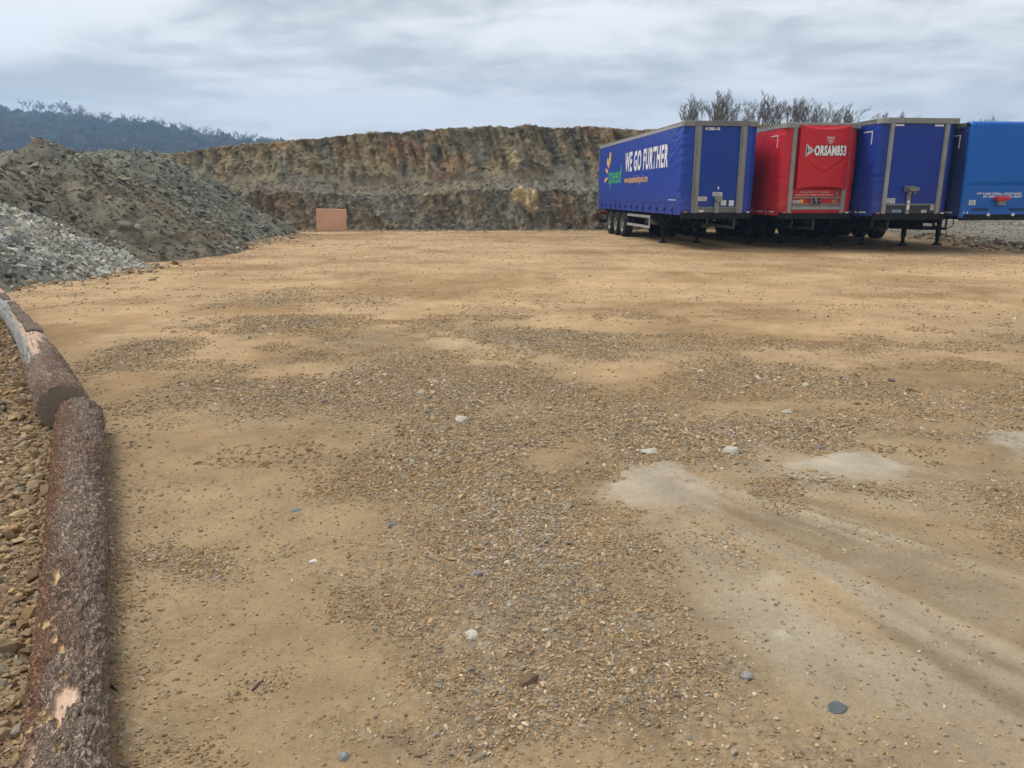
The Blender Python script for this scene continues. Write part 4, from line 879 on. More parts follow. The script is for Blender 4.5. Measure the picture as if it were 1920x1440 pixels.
M = dict(
    chassis=pm('chassis_black', (.012, .012, .014), .65, dirt=.4, dscale=2.5, dcol=(.035, .028, .02)),
    rubber=pm('tyre_rubber', (.018, .018, .018), .85, dirt=.5, dscale=6, dcol=(.06, .05, .036)),
    rim=pm('rim_steel', (.22, .215, .20), .6, .2, dirt=.6, dscale=8, dcol=(.13, .11, .09)),
    alu=pm('aluminium_rail', (.42, .42, .41), .45, .35, dirt=.4, dscale=3), galv=pm('galvanised_post', (.235, .24, .225), .6, .25, dirt=.65, dscale=2.2, dcol=(.12, .115, .10), streak=True),
    galvl=pm('galvanised_beam', (.29, .295, .28), .6, .2, dirt=.5, dscale=2.5), greyp=pm('grey_frame', (.16, .165, .165), .55, .1, dirt=.5, dscale=2),
    roof=pm('roof_sheet', (.45, .45, .44), .6, dirt=.5, dscale=1.2), white=pm('white_film', (.78, .78, .77), .5, dirt=.2, dscale=5), offw=pm('sticker_film', (.62, .63, .62), .5, dirt=.35, dscale=12),
    ink=pm('black_ink', (.02, .02, .022), .6, dirt=0), blue1=pm('curtain_blue', (.011, .048, .33), .42, dirt=.22, dscale=.9, dcol=(.03, .045, .17), bmp=.12, bscale=6, streak=True, dust=.22),
    pan1=pm('panel_blue', (.003, .038, .27), .38, dirt=.25, dscale=1.1, dcol=(.01, .022, .12), streak=True, dust=.18), red2=pm('curtain_red', (.50, .017, .028), .45, dirt=.2, dscale=1, dcol=(.28, .015, .02), bmp=.1, bscale=6, streak=True, dust=.22),
    pan2=pm('panel_red', (.50, .012, .018), .34, dirt=.2, dscale=1.4, dcol=(.25, .012, .016), streak=True, dust=.18), blue3=pm('curtain_royal', (.009, .036, .25), .42, dirt=.22, dscale=.9, dcol=(.015, .025, .12), bmp=.12, bscale=6, streak=True, dust=.22),
    pan3=pm('panel_royal', (.005, .030, .26), .35, dirt=.2, dscale=1.2, dcol=(.008, .016, .11), streak=True, dust=.18), navy4=pm('curtain_navy', (.020, .032, .115), .42, dirt=.22, dscale=.9, bmp=.12, bscale=6, streak=True, dust=.22),
    pan4=pm('panel_azure', (.001, .105, .44), .32, dirt=.2, dscale=1.1, dcol=(.006, .05, .20), streak=True, dust=.18), strap=pm('strap_webbing', (.012, .018, .07), .8, dirt=.3), green=pm('green_print', (.05, .42, .11), .5, dirt=.1), yel=pm('yellow_print', (.80, .47, .06), .5, dirt=.1), sand=pm('orange_print', (.68, .40, .17), .5, dirt=.1),
    redbox=pm('red_plastic', (.50, .02, .03), .5, dirt=.3), amber=pm('amber_lens', (.50, .20, .02), .25, dirt=.2), dark=pm('dark_kick_panel', (.03, .032, .036), .6, dirt=.4), steelb=pm('grey_box', (.22, .22, .21), .5, .2, dirt=.5, dscale=6), tail=pm('tail_lens', (.3, .012, .012), .3, dirt=.2), shield=pm('emblem_grey', (.52, .45, .43), .5, dirt=.4, dscale=20), pink=pm('red_print_pale', (.78, .50, .48), .5, dirt=.1), labb=pm('blue_label', (.22, .33, .58), .5, dirt=.3, dscale=20))

def curtain_fn(seed, side, zb, zt):
    def fn(y, z):
        w = .010*(fbm(y*.5, z*.6, o=3, seed=seed)-.5)*2
        fr = ss(2.4, .5, y); w = w+fr*.026*(fbm(y*2.4, z*10+y*2.2, o=3, seed=seed+1)-.5)*2*(.45+.55*ss(.1, .9, vn(y*0, z*1.2, seed=seed+8)))
        bt = ss(zb+.62, zb+.1, z); w = w+bt*.006*np.cos((y-.85)/.98*2*math.pi)+bt*.012*(fbm(y*2.5, z*4, o=2, seed=seed+2)-.5)*2
        return w+.022*np.sin(math.pi*np.clip((z-zb)/(zt-zb), 0, 1))
    return fn
def make_curtain(side, zb, zt, L, xi, seed, mat, parent, front_y=.03):
    """curtain along one side that turns round the front corner to the post"""
    W = 1.262; fn = curtain_fn(seed, side, zb, zt)
    ys = np.concatenate([np.linspace(L-.06, 3, 110), np.linspace(2.93, .20, 60)]); path = [(-W, y, 1.0, 0, y) for y in ys]
    R = .13
    for a in np.linspace(.12, math.pi/2, 9): path.append((-W+R-R*math.cos(a), .20-R*math.sin(a), math.cos(a), -math.sin(a), .2-R*a))
    for x in np.linspace(-W+R+.03, -xi, 7): path.append((x, .20-R+(front_y-.07), 0, -1, .2-R*1.57-(x+W-R)))
    p = np.array(path); nz = 64; z = np.linspace(zb, zt, nz); A, Z = np.meshgrid(np.arange(len(p)), z); yy = p[A, 4]
    off = fn(yy, Z); endf = np.minimum(1, (len(p)-1-A)/4.0); off = off*endf
    # lower hem runs up towards the post
    zz = Z.copy(); lift = ss(.0, -.35, yy)*.10*ss(zb+.5, zb, Z); zz = zz+lift
    X = p[A, 0]-off*p[A, 2]; Y = p[A, 1]+off*p[A, 3]; X = X if side < 0 else -X
    me = grid_mesh('curtain', np.stack([X, Y, zz], -1), flip=(side > 0))
    o = link('curtain', me, mat, parent); return o, (lambda y, z: -(W+float(fn(np.array(y), np.array(z))))-.006)
def wheel_meshes():
    bm = bmesh.new(); R = .525
    lathe(bm, [(-.19, .30), (-.195, .34), (-.20, .42), (-.185, R-.03), (-.165, R-.008), (-.10, R), (0, R+.002), (.10, R), (.165, R-.008), (.185, R-.03), (.20, .42), (.195, .34), (.19, .30)], 40); ty = from_bm('tyre', bm, True)
    bm = bmesh.new(); lathe(bm, [(-.17, .305), (-.19, .295), (-.18, .275), (-.10, .26), (-.06, .24), (-.075, .17), (-.085, .12), (-.15, .105), (-.165, .07), (-.165, .001)], 32)
    for k in range(10):
        a = 2*math.pi*k/10; tube(bm, [(-.075, .168*math.cos(a), .168*math.sin(a)), (-.105, .168*math.cos(a), .168*math.sin(a))], .014, 6)
    rm = from_bm('rim', bm, True); return ty, rm
TY, RM = wheel_meshes()
def strap_mesh():
    bm = bmesh.new(); bx(bm, -.006, 0, -.022, .022, -.02, .34, 0); bx(bm, -.03, -.004, -.03, .03, .10, .21, .005); bar(bm, (-.028, 0, .19), (-.05, .035, .09), .03, .012); return from_bm('buckle_strap', bm)
STRAP = strap_mesh(); STRAP.materials.append(M['strap'])
def leg_mesh():
    bm = bmesh.new(); bx(bm, -.065, .065, -.065, .065, .30, 1.0, .008); bx(bm, -.048, .048, -.048, .048, .05, .32, .004); return from_bm('leg', bm)
def foot_mesh():
    bm = bmesh.new(); b = [(-.15, -.12, 0), (.15, -.12, 0), (.15, .12, 0), (-.15, .12, 0)]; t = [(-.06, -.06, .10), (.06, -.06, .10), (.06, .06, .10), (-.06, .06, .10)]; v = [bm.verts.new((x, y, z+.025)) for x, y, z in b]; w = [bm.verts.new(q) for q in t]; u = [bm.verts.new(q) for q in b]
    for A, B in ((u, v), (v, w)):
        for k in range(4): bm.faces.new((A[k], A[(k+1) % 4], B[(k+1) % 4], B[k]))
    bm.faces.new(w); bm.faces.new(u[::-1]); return from_bm('foot', bm)
LEG, FOOT = leg_mesh(), foot_mesh(); LEG.materials.append(M['chassis']); FOOT.materials.append(M['chassis']); TY.materials.append(M['rubber']); RM.materials.append(M['rim'])
def mudguard_mesh():
    R = .60; ph = np.linspace(math.radians(12), math.radians(168), 16); P = []
    for x0, x1 in ((-.2, .2),):
        prof = [(x0, R), (x1, R), (x1, R+.012), (x0, R+.012)]
        P = np.array([[(x, r*math.cos(a), r*math.sin(a)) for x, r in prof] for a in ph])
    return grid_mesh('mudguard', P, wrap=True)
MUD = mudguard_mesh(); MUD.materials.append(M['chassis'])

def sticker(t, x0, x1, z0, z1, y, marks=0, mat='offw', seed=0):
    s = boxes('sticker', [(x0, x1, y-.004, y, z0, z1)], M[mat], t, 0); r = random.Random(seed)
    if marks:
        bl = []; n = 3
        for i in range(n):
            zc = z1-(z1-z0)*(i+.8)/(n+.6); xa = x0+(x1-x0)*.14; hh = (z1-z0)*.07
            while xa < x1-(x1-x0)*.2: w = (x1-x0)*r.uniform(.06, .2); bl.append((xa, min(xa+w, x1-(x1-x0)*.1), y-.006, y-.0045, zc-hh, zc+hh)); xa += w+(x1-x0)*.05
        boxes('print_mark', bl, M['ink'], s, 0)
    return s
def trailer(idx, pos, Ht, label, cm, kind, L=13.6):
    t = empty('semi_trailer', (pos[0], pos[1], 0), TR_A); tag(t, label, 'trailer', 'curtain-sided trailers parked in a row')
    zb, zd = 1.17, 1.27; hb = Ht-.17                                  # curtain hem, deck top, underside of the header
    post_i, post_o = (.67, .90) if idx == 0 else (.85, 1.0)
    # --- floor and running gear
    boxes('deck', [(-1.24, 1.24, .04, L-.02, 1.165, zd)], M['chassis'], t, .01)
    boxes('front_beam', [(-1.22, 1.22, -.005, .16, 1.05, 1.235)], M['chassis'], t, .012)
    for s in (-1, 1):
        bm = bmesh.new(); x = s*.52
        prof = [(.25, 1.04), (3.2, 1.04), (4.0, .80), (L-.4, .80)]
        for (ya, za), (yb, zb_) in zip(prof, prof[1:]):
            for xa, xb, top in ((x-.008, x+.008, None), (x-.07, x+.07, 'b')):
                v = []
                for y, z in ((ya, za), (yb, zb_)):
                    hi = 1.16 if top is None else z+.02
                    v.append([bm.verts.new(q) for q in ((xa, y, z), (xb, y, z), (xb, y, hi), (xa, y, hi))])
                for k in range(4): bm.faces.new((v[0][k], v[0][(k+1) % 4], v[1][(k+1) % 4], v[1][k]))
                bm.faces.new(v[0][::-1]); bm.faces.new(v[1])
        link('chassis_rail', from_bm('chassis_rail', bm), M['chassis'], t)
    boxes('coupling_plate', [(-.62, .62, .3, 2.4, 1.10, 1.162)], M['chassis'], t)
    for y in np.arange(1.2, L-.5, 1.35): boxes('cross_member', [(-1.2, 1.2, y-.04, y+.04, 1.075, 1.163)], M['chassis'], t, 0)
    LEGY, AX0 = 3.85, 8.55
    for s in (-1, 1):
        lg = bpy.data.objects.new('leg', LEG); C.objects.link(lg); lg.parent = t; lg.location = (s*.68, LEGY, 0); lg.scale = (1, 1, 1.05)
        ft = bpy.data.objects.new('foot', FOOT); C.objects.link(ft); ft.parent = lg; ft.location = (0, 0, -.01)
    bm = bmesh.new(); bar(bm, (-.64, LEGY, .62), (.64, LEGY, .60), .07, .07); bar(bm, (-.6, LEGY, .64), (-.22, LEGY, 1.02), .05, .05); bar(bm, (.6, LEGY, .64), (.22, LEGY, 1.02), .05, .05); bar(bm, (0, LEGY, .64), (0, LEGY, 1.04), .05, .05); bar(bm, (-.7, LEGY+.02, 1.03), (1.05, LEGY+.02, 1.03), .08, .06)
    link('leg_brace', from_bm('leg_brace', bm), M['chassis'], t)
    bm = bmesh.new(); tube(bm, [(.74, LEGY, .60), (1.0, LEGY, .60), (1.06, LEGY, .64), (1.20, LEGY-.02, .72), (1.22, LEGY-.03, .78), (1.16, LEGY-.03, 1.06)], .017, 7); tube(bm, [(.98, LEGY, .60), (1.02, LEGY, .32)], .014, 6); link('crank_handle', from_bm('crank_handle', bm, True), M['chassis'], t)
    for k in range(3):
        y = AX0+1.31*k; bm = bmesh.new(); tube(bm, [(-.95, y, .525), (.95, y, .525)], .065, 10); link('axle', from_bm('axle', bm, True), M['chassis'], t)
        for s in (-1, 1):
            w = empty('wheel'); w.parent = t; w.location = (s*1.02, y, .515); w.rotation_euler = (0, 0, 0 if s < 0 else math.pi)
            for nm, m_ in (('tyre', TY), ('rim', RM)): o = bpy.data.objects.new(nm, m_); C.objects.link(o); o.parent = w; o.rotation_euler = (random.uniform(0, 6), 0, 0)
            mg = bpy.data.objects.new('mudguard', MUD); C.objects.link(mg); mg.parent = t; mg.location = (s*1.02, y, .52)
            boxes('suspension_arm', [(s*.52-.05, s*.52+.05, y-.55, y+.25, .50, .62), (s*.52-.08, s*.52+.08, y+.1, y+.3, .60, .82)], M['chassis'], t, .01)
    for s in (-1, 1):
        x = s*1.17; sg = empty('side_guard'); sg.parent = t
        for z in (.60, 1.0): boxes('guard_rail', [(x-.015, x+.015, 4.2, 7.75, z-.055, z+.055)], M['alu'], sg, .006)
        boxes('guard_post', [(x-.017, x+.017, 4.1, 4.22, .545, 1.055)], M['alu'], sg, .006)
        for y in (4.9, 6.9): boxes('guard_bracket', [(x-s*.02-.02, x-s*.02+.02, y-.03, y+.03, .55, 1.16)], M['chassis'], sg, 0)
    bm = bmesh.new(); tube(bm, [(-.45, 5.6, .78), (-.45, 6.9, .78)], .16, 14); link('air_tank', from_bm('air_tank', bm, True), M['greyp'], t)
    boxes('pallet_locker', [(-.2, .9, 5.2, 7.3, .55, 1.05)], M['chassis'], t, .02)
    boxes('underrun_bar', [(-1.2, 1.2, L-.14, L-.04, .45, .62), (-.5, -.42, L-.2, L-.14, .5, 1.16), (.42, .5, L-.2, L-.14, .5, 1.16)], M['chassis'], t, .01)
    for s in (-1, 1): boxes('tail_lamp', [(s*.98-.18, s*.98+.18, L-.06, L+.0, .86, 1.0)], M['tail'], t, .01)
    for s in (-1, 1): boxes('rear_door', [(min(s*.01, s*1.22), max(s*.01, s*1.22), L-.05, L, zd, Ht-.12)], M[kind['door']], t, .01)
    boxes('rear_frame', [(-1.275, -1.22, L-.08, L+.01, 1.1, Ht-.02), (1.22, 1.275, L-.08, L+.01, 1.1, Ht-.02), (-1.22, 1.22, L-.08, L+.01, Ht-.12, Ht-.02)], M['galv'], t, .008)
    # --- roof and curtains
    rf = L-.03
    for s in (-1, 1): boxes('cant_rail', [(min(s*1.19, s*1.272), max(s*1.19, s*1.272), .36, rf, Ht-.155, Ht-.025)], M[kind.get('rail', 'alu')], t, .01)
    n = 60; U, V = np.meshgrid(np.linspace(.3, rf, n), np.linspace(-1.285, 1.285, 12)); Z = Ht+.004+.016*np.cos(V/1.285*1.5)-.03*(1-(V/1.285)**2)*(np.sin(U/.62*math.pi)**2)
    edge = np.abs(V) > 1.2; Z = np.where(edge, Ht-.012+.018*0, Z); rm_ = grid_mesh('roof', np.stack([V, U, Z], -1), flip=True); ro = link('roof', rm_, M['roof'], t); sol = ro.modifiers.new('s', 'SOLIDIFY'); sol.thickness = .012; sol.offset = -1
    cur = {}
    for s in (-1, 1): o, f_ = make_curtain(s, zb, Ht-.13, L, post_o-.02 if kind['front'] != 'moulded' else 1.2, 400+idx*10+(s > 0), M[cm], t); cur[s] = f_
    for k in range(13):
        y = .85+k*.98; o = bpy.data.objects.new('buckle_strap', STRAP); C.objects.link(o); o.parent = t; o.location = (cur[-1](y, 1.4)+.004, y, 1.19)
    # --- front
    if kind['front'] == 'frame':
        boxes('header_beam', [(-1.26, 1.26, -.02, .30, hb, Ht)], M[kind['hdr']], t, .02)
        for s in (-1, 1):
            boxes('corner_cap', [(min(s*.94, s*1.285), max(s*.94, s*1.285), -.035, .36, hb-.01, Ht+.006)], M[kind['cap']], t, .035)
            boxes('cap_bolt', [(s*1.1-.014, s*1.1+.014, -.042, -.034, Ht-.10, Ht-.072)], M['ink'], t, 0)
            a, b_ = sorted((s*post_i, s*post_o)); m_ = (a+b_)/2
            boxes('front_post', [(a, b_, .0, .16, 1.236, hb+.01)], M[kind['post']], t, .015)
            boxes('post_flange', [(m_-.055 if s < 0 else m_-.06, m_+.06 if s < 0 else m_+.055, -.022, .01, 1.30, hb-.002)], M[kind['post']], t, .01)
        boxes('front_panel', [(-post_i-.01, post_i+.01, .05, .10, kind['pz'], hb+.01)], M[kind['pan']], t, .004)
        boxes('sill_rail', [(-post_i, post_i, .01, .09, kind['pz']-.045, kind['pz'])], M['galv'], t, .006)
        boxes('kick_panel', [(-post_i, post_i, .04, .10, 1.237, kind['pz']-.046)], M[kind['kick']], t, .004)
        for s in (-1, 1): boxes('marker_lamp', [(s*1.10-.05, s*1.10+.05, -.03, .03, 1.245, 1.285)], M['amber' if s < 0 else 'white'], t, .008)
        for s in (-1, 1): boxes('corner_bracket', [(min(s*.92, s*1.2), max(s*.92, s*1.2), .0, .12, 1.236, 1.262)], M['chassis'], t, .006)
    return t, cur
T1c = (6.992, 26.508); T2c = (10.185, 26.044); T3c = (12.932, 25.197); T4c = (15.62, 24.916)
# --- blue trailer with the printed side
t1, c1_ = trailer(0, T1c, 4.23, 'blue curtain-sided trailer printed WE GO FURTHER along its side', 'blue1', dict(front='frame', hdr='greyp', cap='galv', post='galv', pan='pan1', pz=1.44, kick='greyp', door='greyp', rail='alu'))
def side1(ya, yb, z0, z1): return lambda u, v: ((lambda y, z: (c1_[-1](y, z), y, z))(ya+(yb-ya)*u, z0+(z1-z0)*v))
lettering('WE GO FURTHER', M['white'], t1, side1(8.05, 1.68, 2.79, 3.61), bold=.036, spacing=1.16)
lettering('www.speedwelshpool.com', M['sand'], t1, side1(8.12, 4.25, 2.24, 2.62), bold=.02)
lettering('speed', M['green'], t1, side1(11.3, 8.65, 2.11, 3.10), bold=.012, shear=.22)
def rays(pts):
    bm = bmesh.new(); bm.faces.new([bm.verts.new((c1_[-1](y, z), y, z)) for y, z in pts]); link('logo_ray', from_bm('logo_ray', bm), M['yel'], t1)
rays([(11.10, 3.13), (11.30, 3.45), (11.20, 3.80), (10.90, 3.74), (10.94, 3.4)]); rays([(11.22, 3.03), (11.72, 3.26), (11.70, 3.56), (11.42, 3.48), (11.24, 3.2)]); rays([(11.40, 2.80), (12.0, 2.95), (11.86, 3.10), (11.38, 2.92)]); rays([(11.38, 2.66), (12.1, 2.58), (12.14, 2.38), (11.5, 2.56)])
lettering('41383-10', M['white'], t1, front_map(-.56, -.05, 3.93, 4.03, .045), bold=.035)
sticker(t1, -.66, -.36, 1.64, 1.78, .048, 1, seed=1); sticker(t1, -.16, .17, 1.80, 1.93, .048, 1, seed=2); sticker(t1, .14, .33, 1.49, 1.66, .048); sticker(t1, .43, .60, 1.47, 1.66, .048); sticker(t1, .00, .05, 2.02, 2.11, .048); sticker(t1, -.62, -.45, 1.265, 1.34, .038)
boxes('connector_box', [(-.11, .15, -.10, .05, 1.66, 1.79), (-.07, .10, -.13, -.09, 1.60, 1.70)], M['steelb'], t1, .015); boxes('connector_post', [(-.10, .06, -.05, .055, 1.24, 1.64)], M['galv'], t1, .01)
boxes('hem_seam', [(c1_[-1](1.0, 1.56)-.004, c1_[-1](1.0, 1.56)+.03, .5, 13.2, 1.555, 1.575)], M['strap'], t1, 0)
boxes('reflective_strip', [(c1_[-1](1.1, 1.66)-.004, c1_[-1](1.1, 1.66)+.02, .55, 1.5, 1.655, 1.68)], M['offw'], t1, 0)
# --- red trailer
t2, c2_ = trailer(1, T2c, 4.13, 'red curtain-sided trailer with ORSAM853 on its front cover', 'red2', dict(front='frame', hdr='galvl', cap='galvl', post='galvl', pan='pan2', pz=1.50, kick='pan2', door='galvl', rail='galvl'))
def cover(t):
    n, m = 70, 90; U, V = np.meshgrid(np.linspace(-1, 1, n), np.linspace(0, 1, m))
    ztop = 4.03-.13*(1-U*U); zbot = 2.02+.10*(1-U*U); X = .045+U*(.85+.01*V); Z = zbot+(ztop-zbot)*V
    Y = -.13-.05*(1-U*U)
    vline = 2.54+.36*np.abs(U)/.66; q = np.where(np.abs(U) < .75, ss(.0, .045, Z-vline), 1.0); fadeu = ss(.82, .6, np.abs(U))
    Y = Y-.022*q*np.exp(-np.clip(Z-vline, 0, 9)*2.2)*fadeu
    up = np.stack([X[-1], np.full(n, -.01), np.full(n, 4.045)], -1); dn = np.stack([X[0], np.full(n, .02), np.full(n, 2.03)], -1)
    P = np.concatenate([dn[None], np.stack([X, Y, Z], -1), up[None]], 0); me = grid_mesh('front_cover', P); bm = bmesh.new(); bm.from_mesh(me); bmesh.ops.recalc_face_normals(bm, faces=bm.faces)
    o = link('front_cover', from_bm('front_cover', bm, True), M['pan2'], t); md = o.modifiers.new('s', 'SOLIDIFY'); md.thickness = .012; md.offset = 0
    o.data.set_sharp_from_angle(angle=math.radians(35)); return o
cv2 = cover(t2); CY = -.225
def cov(x0, x1, z0, z1, dy=0.0):
    return lambda u, v: (lambda x, z: (x, -.13-.05*(1-((x-.045)/.86)**2)-.030-dy, z))(x0+(x1-x0)*u, z0+(z1-z0)*v)
ref = lettering('ORSAM853', M['white'], cv2, cov(-.33, .765, 3.08, 3.41, .006), bold=.045, shear=.0, spacing=1.08)
lettering('ORSAM853', M['ink'], cv2, cov(-.33, .765, 3.08, 3.41, .002), bold=.085, shear=.0, ref=ref, spacing=1.08)
cp = lambda pts, d: [cov(0, 1, 0, 1, d)(x, z) for x, z in pts]
poly('logo_arrow', cp([(-.60, 3.42), (-.60, 3.08), (-.34, 3.25)], .003), M['ink'], cv2); poly('logo_arrow', cp([(-.575, 3.385), (-.555, 3.32), (-.42, 3.25), (-.555, 3.18), (-.575, 3.115), (-.38, 3.25)], .006), M['white'], cv2); poly('logo_arrow', cp([(-.55, 3.29), (-.55, 3.21), (-.46, 3.25)], .006), M['shield'], cv2)
for pts in ([(-.61, 3.44), (-.595, 3.44), (-.595, 3.07), (-.61, 3.06)], [(-.60, 3.44), (-.33, 3.262), (-.33, 3.245), (-.60, 3.42)], [(-.60, 3.08), (-.33, 3.255), (-.33, 3.238), (-.60, 3.06)]): poly('logo_arrow', cp(pts, .004), M['white'], cv2)
sh = [(.05, 3.68), (.115, 3.67), (.18, 3.685), (.245, 3.67), (.31, 3.68), (.305, 3.58), (.26, 3.50), (.18, 3.45), (.10, 3.50), (.055, 3.58)]
poly('emblem', cp(sh, .002), M['shield'], cv2); poly('emblem', cp([(.18+(x-.18)*.82, 3.575+(z-3.575)*.8) for x, z in sh], .004), M['pan2'], cv2)
poly('emblem', cp([(.09, 3.645), (.27, 3.645), (.26, 3.605), (.10, 3.605)], .006), M['shield'], cv2); poly('emblem', cp([(.11, 3.575), (.25, 3.575), (.205, 3.52), (.18, 3.505), (.155, 3.52)], .006), M['shield'], cv2)
lettering('OVERALL HEIGHT 13\' 11" (4250MM)', M['pink'], t2, front_map(-.58, .44, 1.895, 1.955, .045), bold=.02); lettering('BASED ON 48" (1220MM) COUPLING HEIGHT', M['pink'], t2, front_map(-.72, .60, 1.80, 1.87, .045), bold=.02)
for z in (1.75, 1.54): boxes('cross_rail', [(-.84, .84, -.01, .05, z-.022, z+.022)], M['galv'], t2, .006)
boxes('cross_rail', [(-.84, .84, -.01, .05, 1.36, 1.46)], M['galvl'], t2, .006); boxes('side_strut', [(.66, .72, .0, .05, 1.46, 1.98)], M['galv'], t2, .006)
boxes('connector_plate', [(-.21, .12, -.035, .0, 1.53, 1.77)], M['steelb'], t2, .01)
for x, z in ((-.13, 1.70), (.05, 1.71), (-.10, 1.60), (.06, 1.60)):
    bm = bmesh.new(); tube(bm, [(x, -.03, z), (x, -.09, z-.01)], .042, 12); link('air_coupling', from_bm('air_coupling', bm, True), M['ink'], t2)
sticker(t2, -.80, -.56, 1.58, 1.66, .045, 1, seed=4); sticker(t2, -.54, -.44, 1.585, 1.69, .045, mat='yel'); sticker(t2, .60, .64, 1.57, 1.68, .045, mat='yel')
# --- plain royal blue trailer
t3, c3_ = trailer(2, T3c, 4.20, 'plain royal blue curtain-sided trailer with grey corner posts between red and bright blue trailers', 'blue3', dict(front='frame', hdr='galv', cap='galvl', post='galvl', pan='pan3', pz=1.56, kick='dark', door='greyp', rail='greyp'))
for x0, x1 in ((-.82, -.53), (.50, .80)): sticker(t3, x0, x1, 3.955, 4.005, .047, mat='white')
sticker(t3, -.83, -.73, 1.585, 1.73, .047, 1, seed=6); sticker(t3, -.71, -.54, 1.575, 1.735, .047, 1, seed=7); sticker(t3, -.60, -.30, 1.285, 1.375, .037, 1, 'labb', 8); sticker(t3, .40, .57, 1.28, 1.365, .037, 1, seed=9); sticker(t3, .70, .82, 1.36, 1.52, .037, 1, seed=10)
boxes('connector_post', [(-.17, -.06, -.03, .05, 1.24, 1.95)], M['galv'], t3, .008)
bm = bmesh.new(); v = [bm.verts.new(q) for q in ((-.30,.05,2.13),(.03,.05,2.13),(.12,-.22,2.06),(-.26,-.22,2.06),(-.26,.05,1.93),(.02,.05,1.93),(.08,-.20,1.96),(-.22,-.20,1.96))]
for q in ((0,1,2,3),(7,6,5,4),(3,2,6,7),(0,3,7,4),(1,0,4,5),(2,1,5,6)): bm.faces.new([v[k] for k in q])
bmesh.ops.recalc_face_normals(bm, faces=bm.faces); bmesh.ops.bevel(bm, geom=bm.edges[:], offset=.012, segments=2, affect='EDGES'); link('connector_box', from_bm('connector_box', bm), M['steelb'], t3)
for x in (-.16, .0):
    bm = bmesh.new(); tube(bm, [(x, -.1, 1.97), (x, -.15, 1.88)], .03, 10); link('air_coupling', from_bm('air_coupling', bm, True), M['galvl'], t3)
sticker(t3, -.155, -.075, 1.58, 1.66, -.031, mat='white'); sticker(t3, -.155, -.075, 1.38, 1.54, -.031, mat='white')
# --- bright blue trailer with a moulded front
t4, c4_ = trailer(3, T4c, 4.06, 'bright azure trailer with a moulded rounded front and a red connector cover', 'navy4', dict(front='moulded', door='greyp', rail='greyp'))
def moulded(t):
    n, m = 80, 70; xs = np.linspace(-1, 1, n); zs = np.linspace(0, 1, m); U, V = np.meshgrid(xs, zs); W = 1.285; z0, z1 = 1.12, 4.10
    # rounded rectangle in plan, rolled top
    Z = z0+(z1-z0)*V; a = np.clip((np.abs(U)-.90)/.10, 0, 1); X = np.sign(U)*(np.minimum(np.abs(U)/.90, 1)*(W-.13)+.13*np.sin(a*math.pi/2)); Y = .13*(1-np.cos(a*math.pi/2))+.16*np.where(a >= 1, 1, 0)
    top = np.clip((V-.95)/.05, 0, 1); Y = Y+.20*(1-np.cos(top*math.pi/2)); Z = np.where(top > 0, z0+(z1-z0)*.95+.15*np.sin(top*math.pi/2)*.9, Z)
    Z = Z-.05*top*a
    crease = np.exp(-((Z-2.15)/.035)**2)*(np.abs(U) < .92); Y = Y+.035*crease+.03*ss(2.16, 2.10, Z)*(np.abs(U) < .92)
    rec = ((np.abs(np.abs(X)-.62) < .28) & (Z < 1.42) & (Z > 1.36)); Y = Y+.03*rec
    o = link('front_panel', grid_mesh('front_panel', np.stack([X, Y-.02, Z], -1)), M['pan4'], t); md = o.modifiers.new('s', 'SOLIDIFY'); md.thickness = .02; md.offset = 1 if False else -1
    return o
fp4 = moulded(t4)
boxes('roof_cap', [(-1.22, 1.22, .16, .42, 3.98, 4.075)], M['pan4'], t4, .03)
lettering('14\'7" 4.445M OVERALL HEIGHT BASED', M['white'], t4, front_map(-.82, .70, 1.845, 1.915, .003), bold=.02, shear=.15); lettering('ON 1200MM FIFTH WHEEL HEIGHT', M['white'], t4, front_map(-.60, .73, 1.755, 1.825, .003), bold=.02, shear=.15)
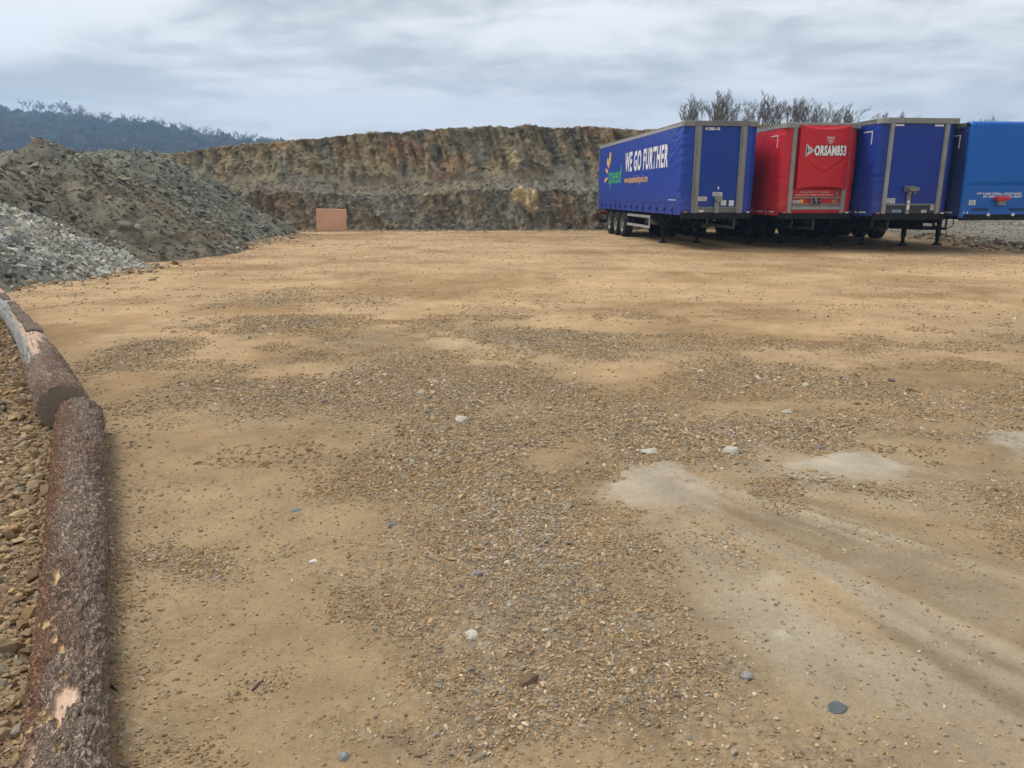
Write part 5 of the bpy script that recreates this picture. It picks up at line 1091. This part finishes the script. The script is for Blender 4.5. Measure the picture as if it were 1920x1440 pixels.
boxes('connector_cover', [(-.23, .22, -.20, .03, 1.66, 1.80)], M['redbox'], t4, .055); boxes('connector_box', [(-.13, .12, -.13, .03, 1.52, 1.67)], M['steelb'], t4, .015)
sticker(t4, -1.05, -.83, 1.53, 1.68, .003, 1, seed=12); boxes('step_plate', [(-.90, -.38, -.01, .03, 1.36, 1.41)], M['ink'], t4, .01); boxes('step_plate', [(.38, .90, -.01, .03, 1.36, 1.41)], M['ink'], t4, .01)
for x in (-.34, .50): boxes('marker_lamp', [(x-.05, x+.05, -.03, .02, 1.18, 1.27)], M['offw'], t4, .012)
for x in (-1.18, -1.06): boxes('marker_lamp', [(x-.015, x+.015, -.01, .08, 1.26, 1.32)], M['white'], t4, .004)
boxes('corner_bracket', [(-1.18, -.98, .02, .2, 1.04, 1.13)], M['chassis'], t4, .01)
# corner marking tapes and hem tape on the sides that show
for t, cf, Ht, mt in ((t2, c2_, 4.13, 'offw'), (t3, c3_, 4.20, 'offw'), (t4, c4_, 4.06, 'offw')):
    x = cf[-1](.75, 3.6)-.004; zt = Ht-.36
    boxes('contour_tape', [(x, x+.03, .52, .555, zt-.42, zt), (x, x+.03, .555, 1.05, zt-.035, zt-.002)], M[mt], t, 0)
    for k in range(7): boxes('reflective_strip', [(cf[-1](1+k, 1.26)-.005, cf[-1](1+k, 1.26)+.03, .45+k*.9, 1.1+k*.9, 1.262, 1.305)], M['offw'], t, 0)

# ------------------------------------------------------------------ air between here and the far hill
bm = bmesh.new(); bx(bm, -1200, 1200, -100, 1120, -1.6, 125); hz = link('haze', from_bm('haze', bm)); hz['kind'] = 'stuff'
hm = bpy.data.materials.new('haze_air'); hm.use_nodes = True; hm.node_tree.nodes.clear(); N = NT(hm.node_tree); out = N.n('ShaderNodeOutputMaterial'); vol = N.n('ShaderNodeVolumePrincipled')
vol.inputs['Color'].default_value = (.42, .66, 1.0, 1); vol.inputs['Density'].default_value = .0008; vol.inputs['Anisotropy'].default_value = .2; N.link(vol.outputs[0], out.inputs['Volume']); hz.data.materials.append(hm)
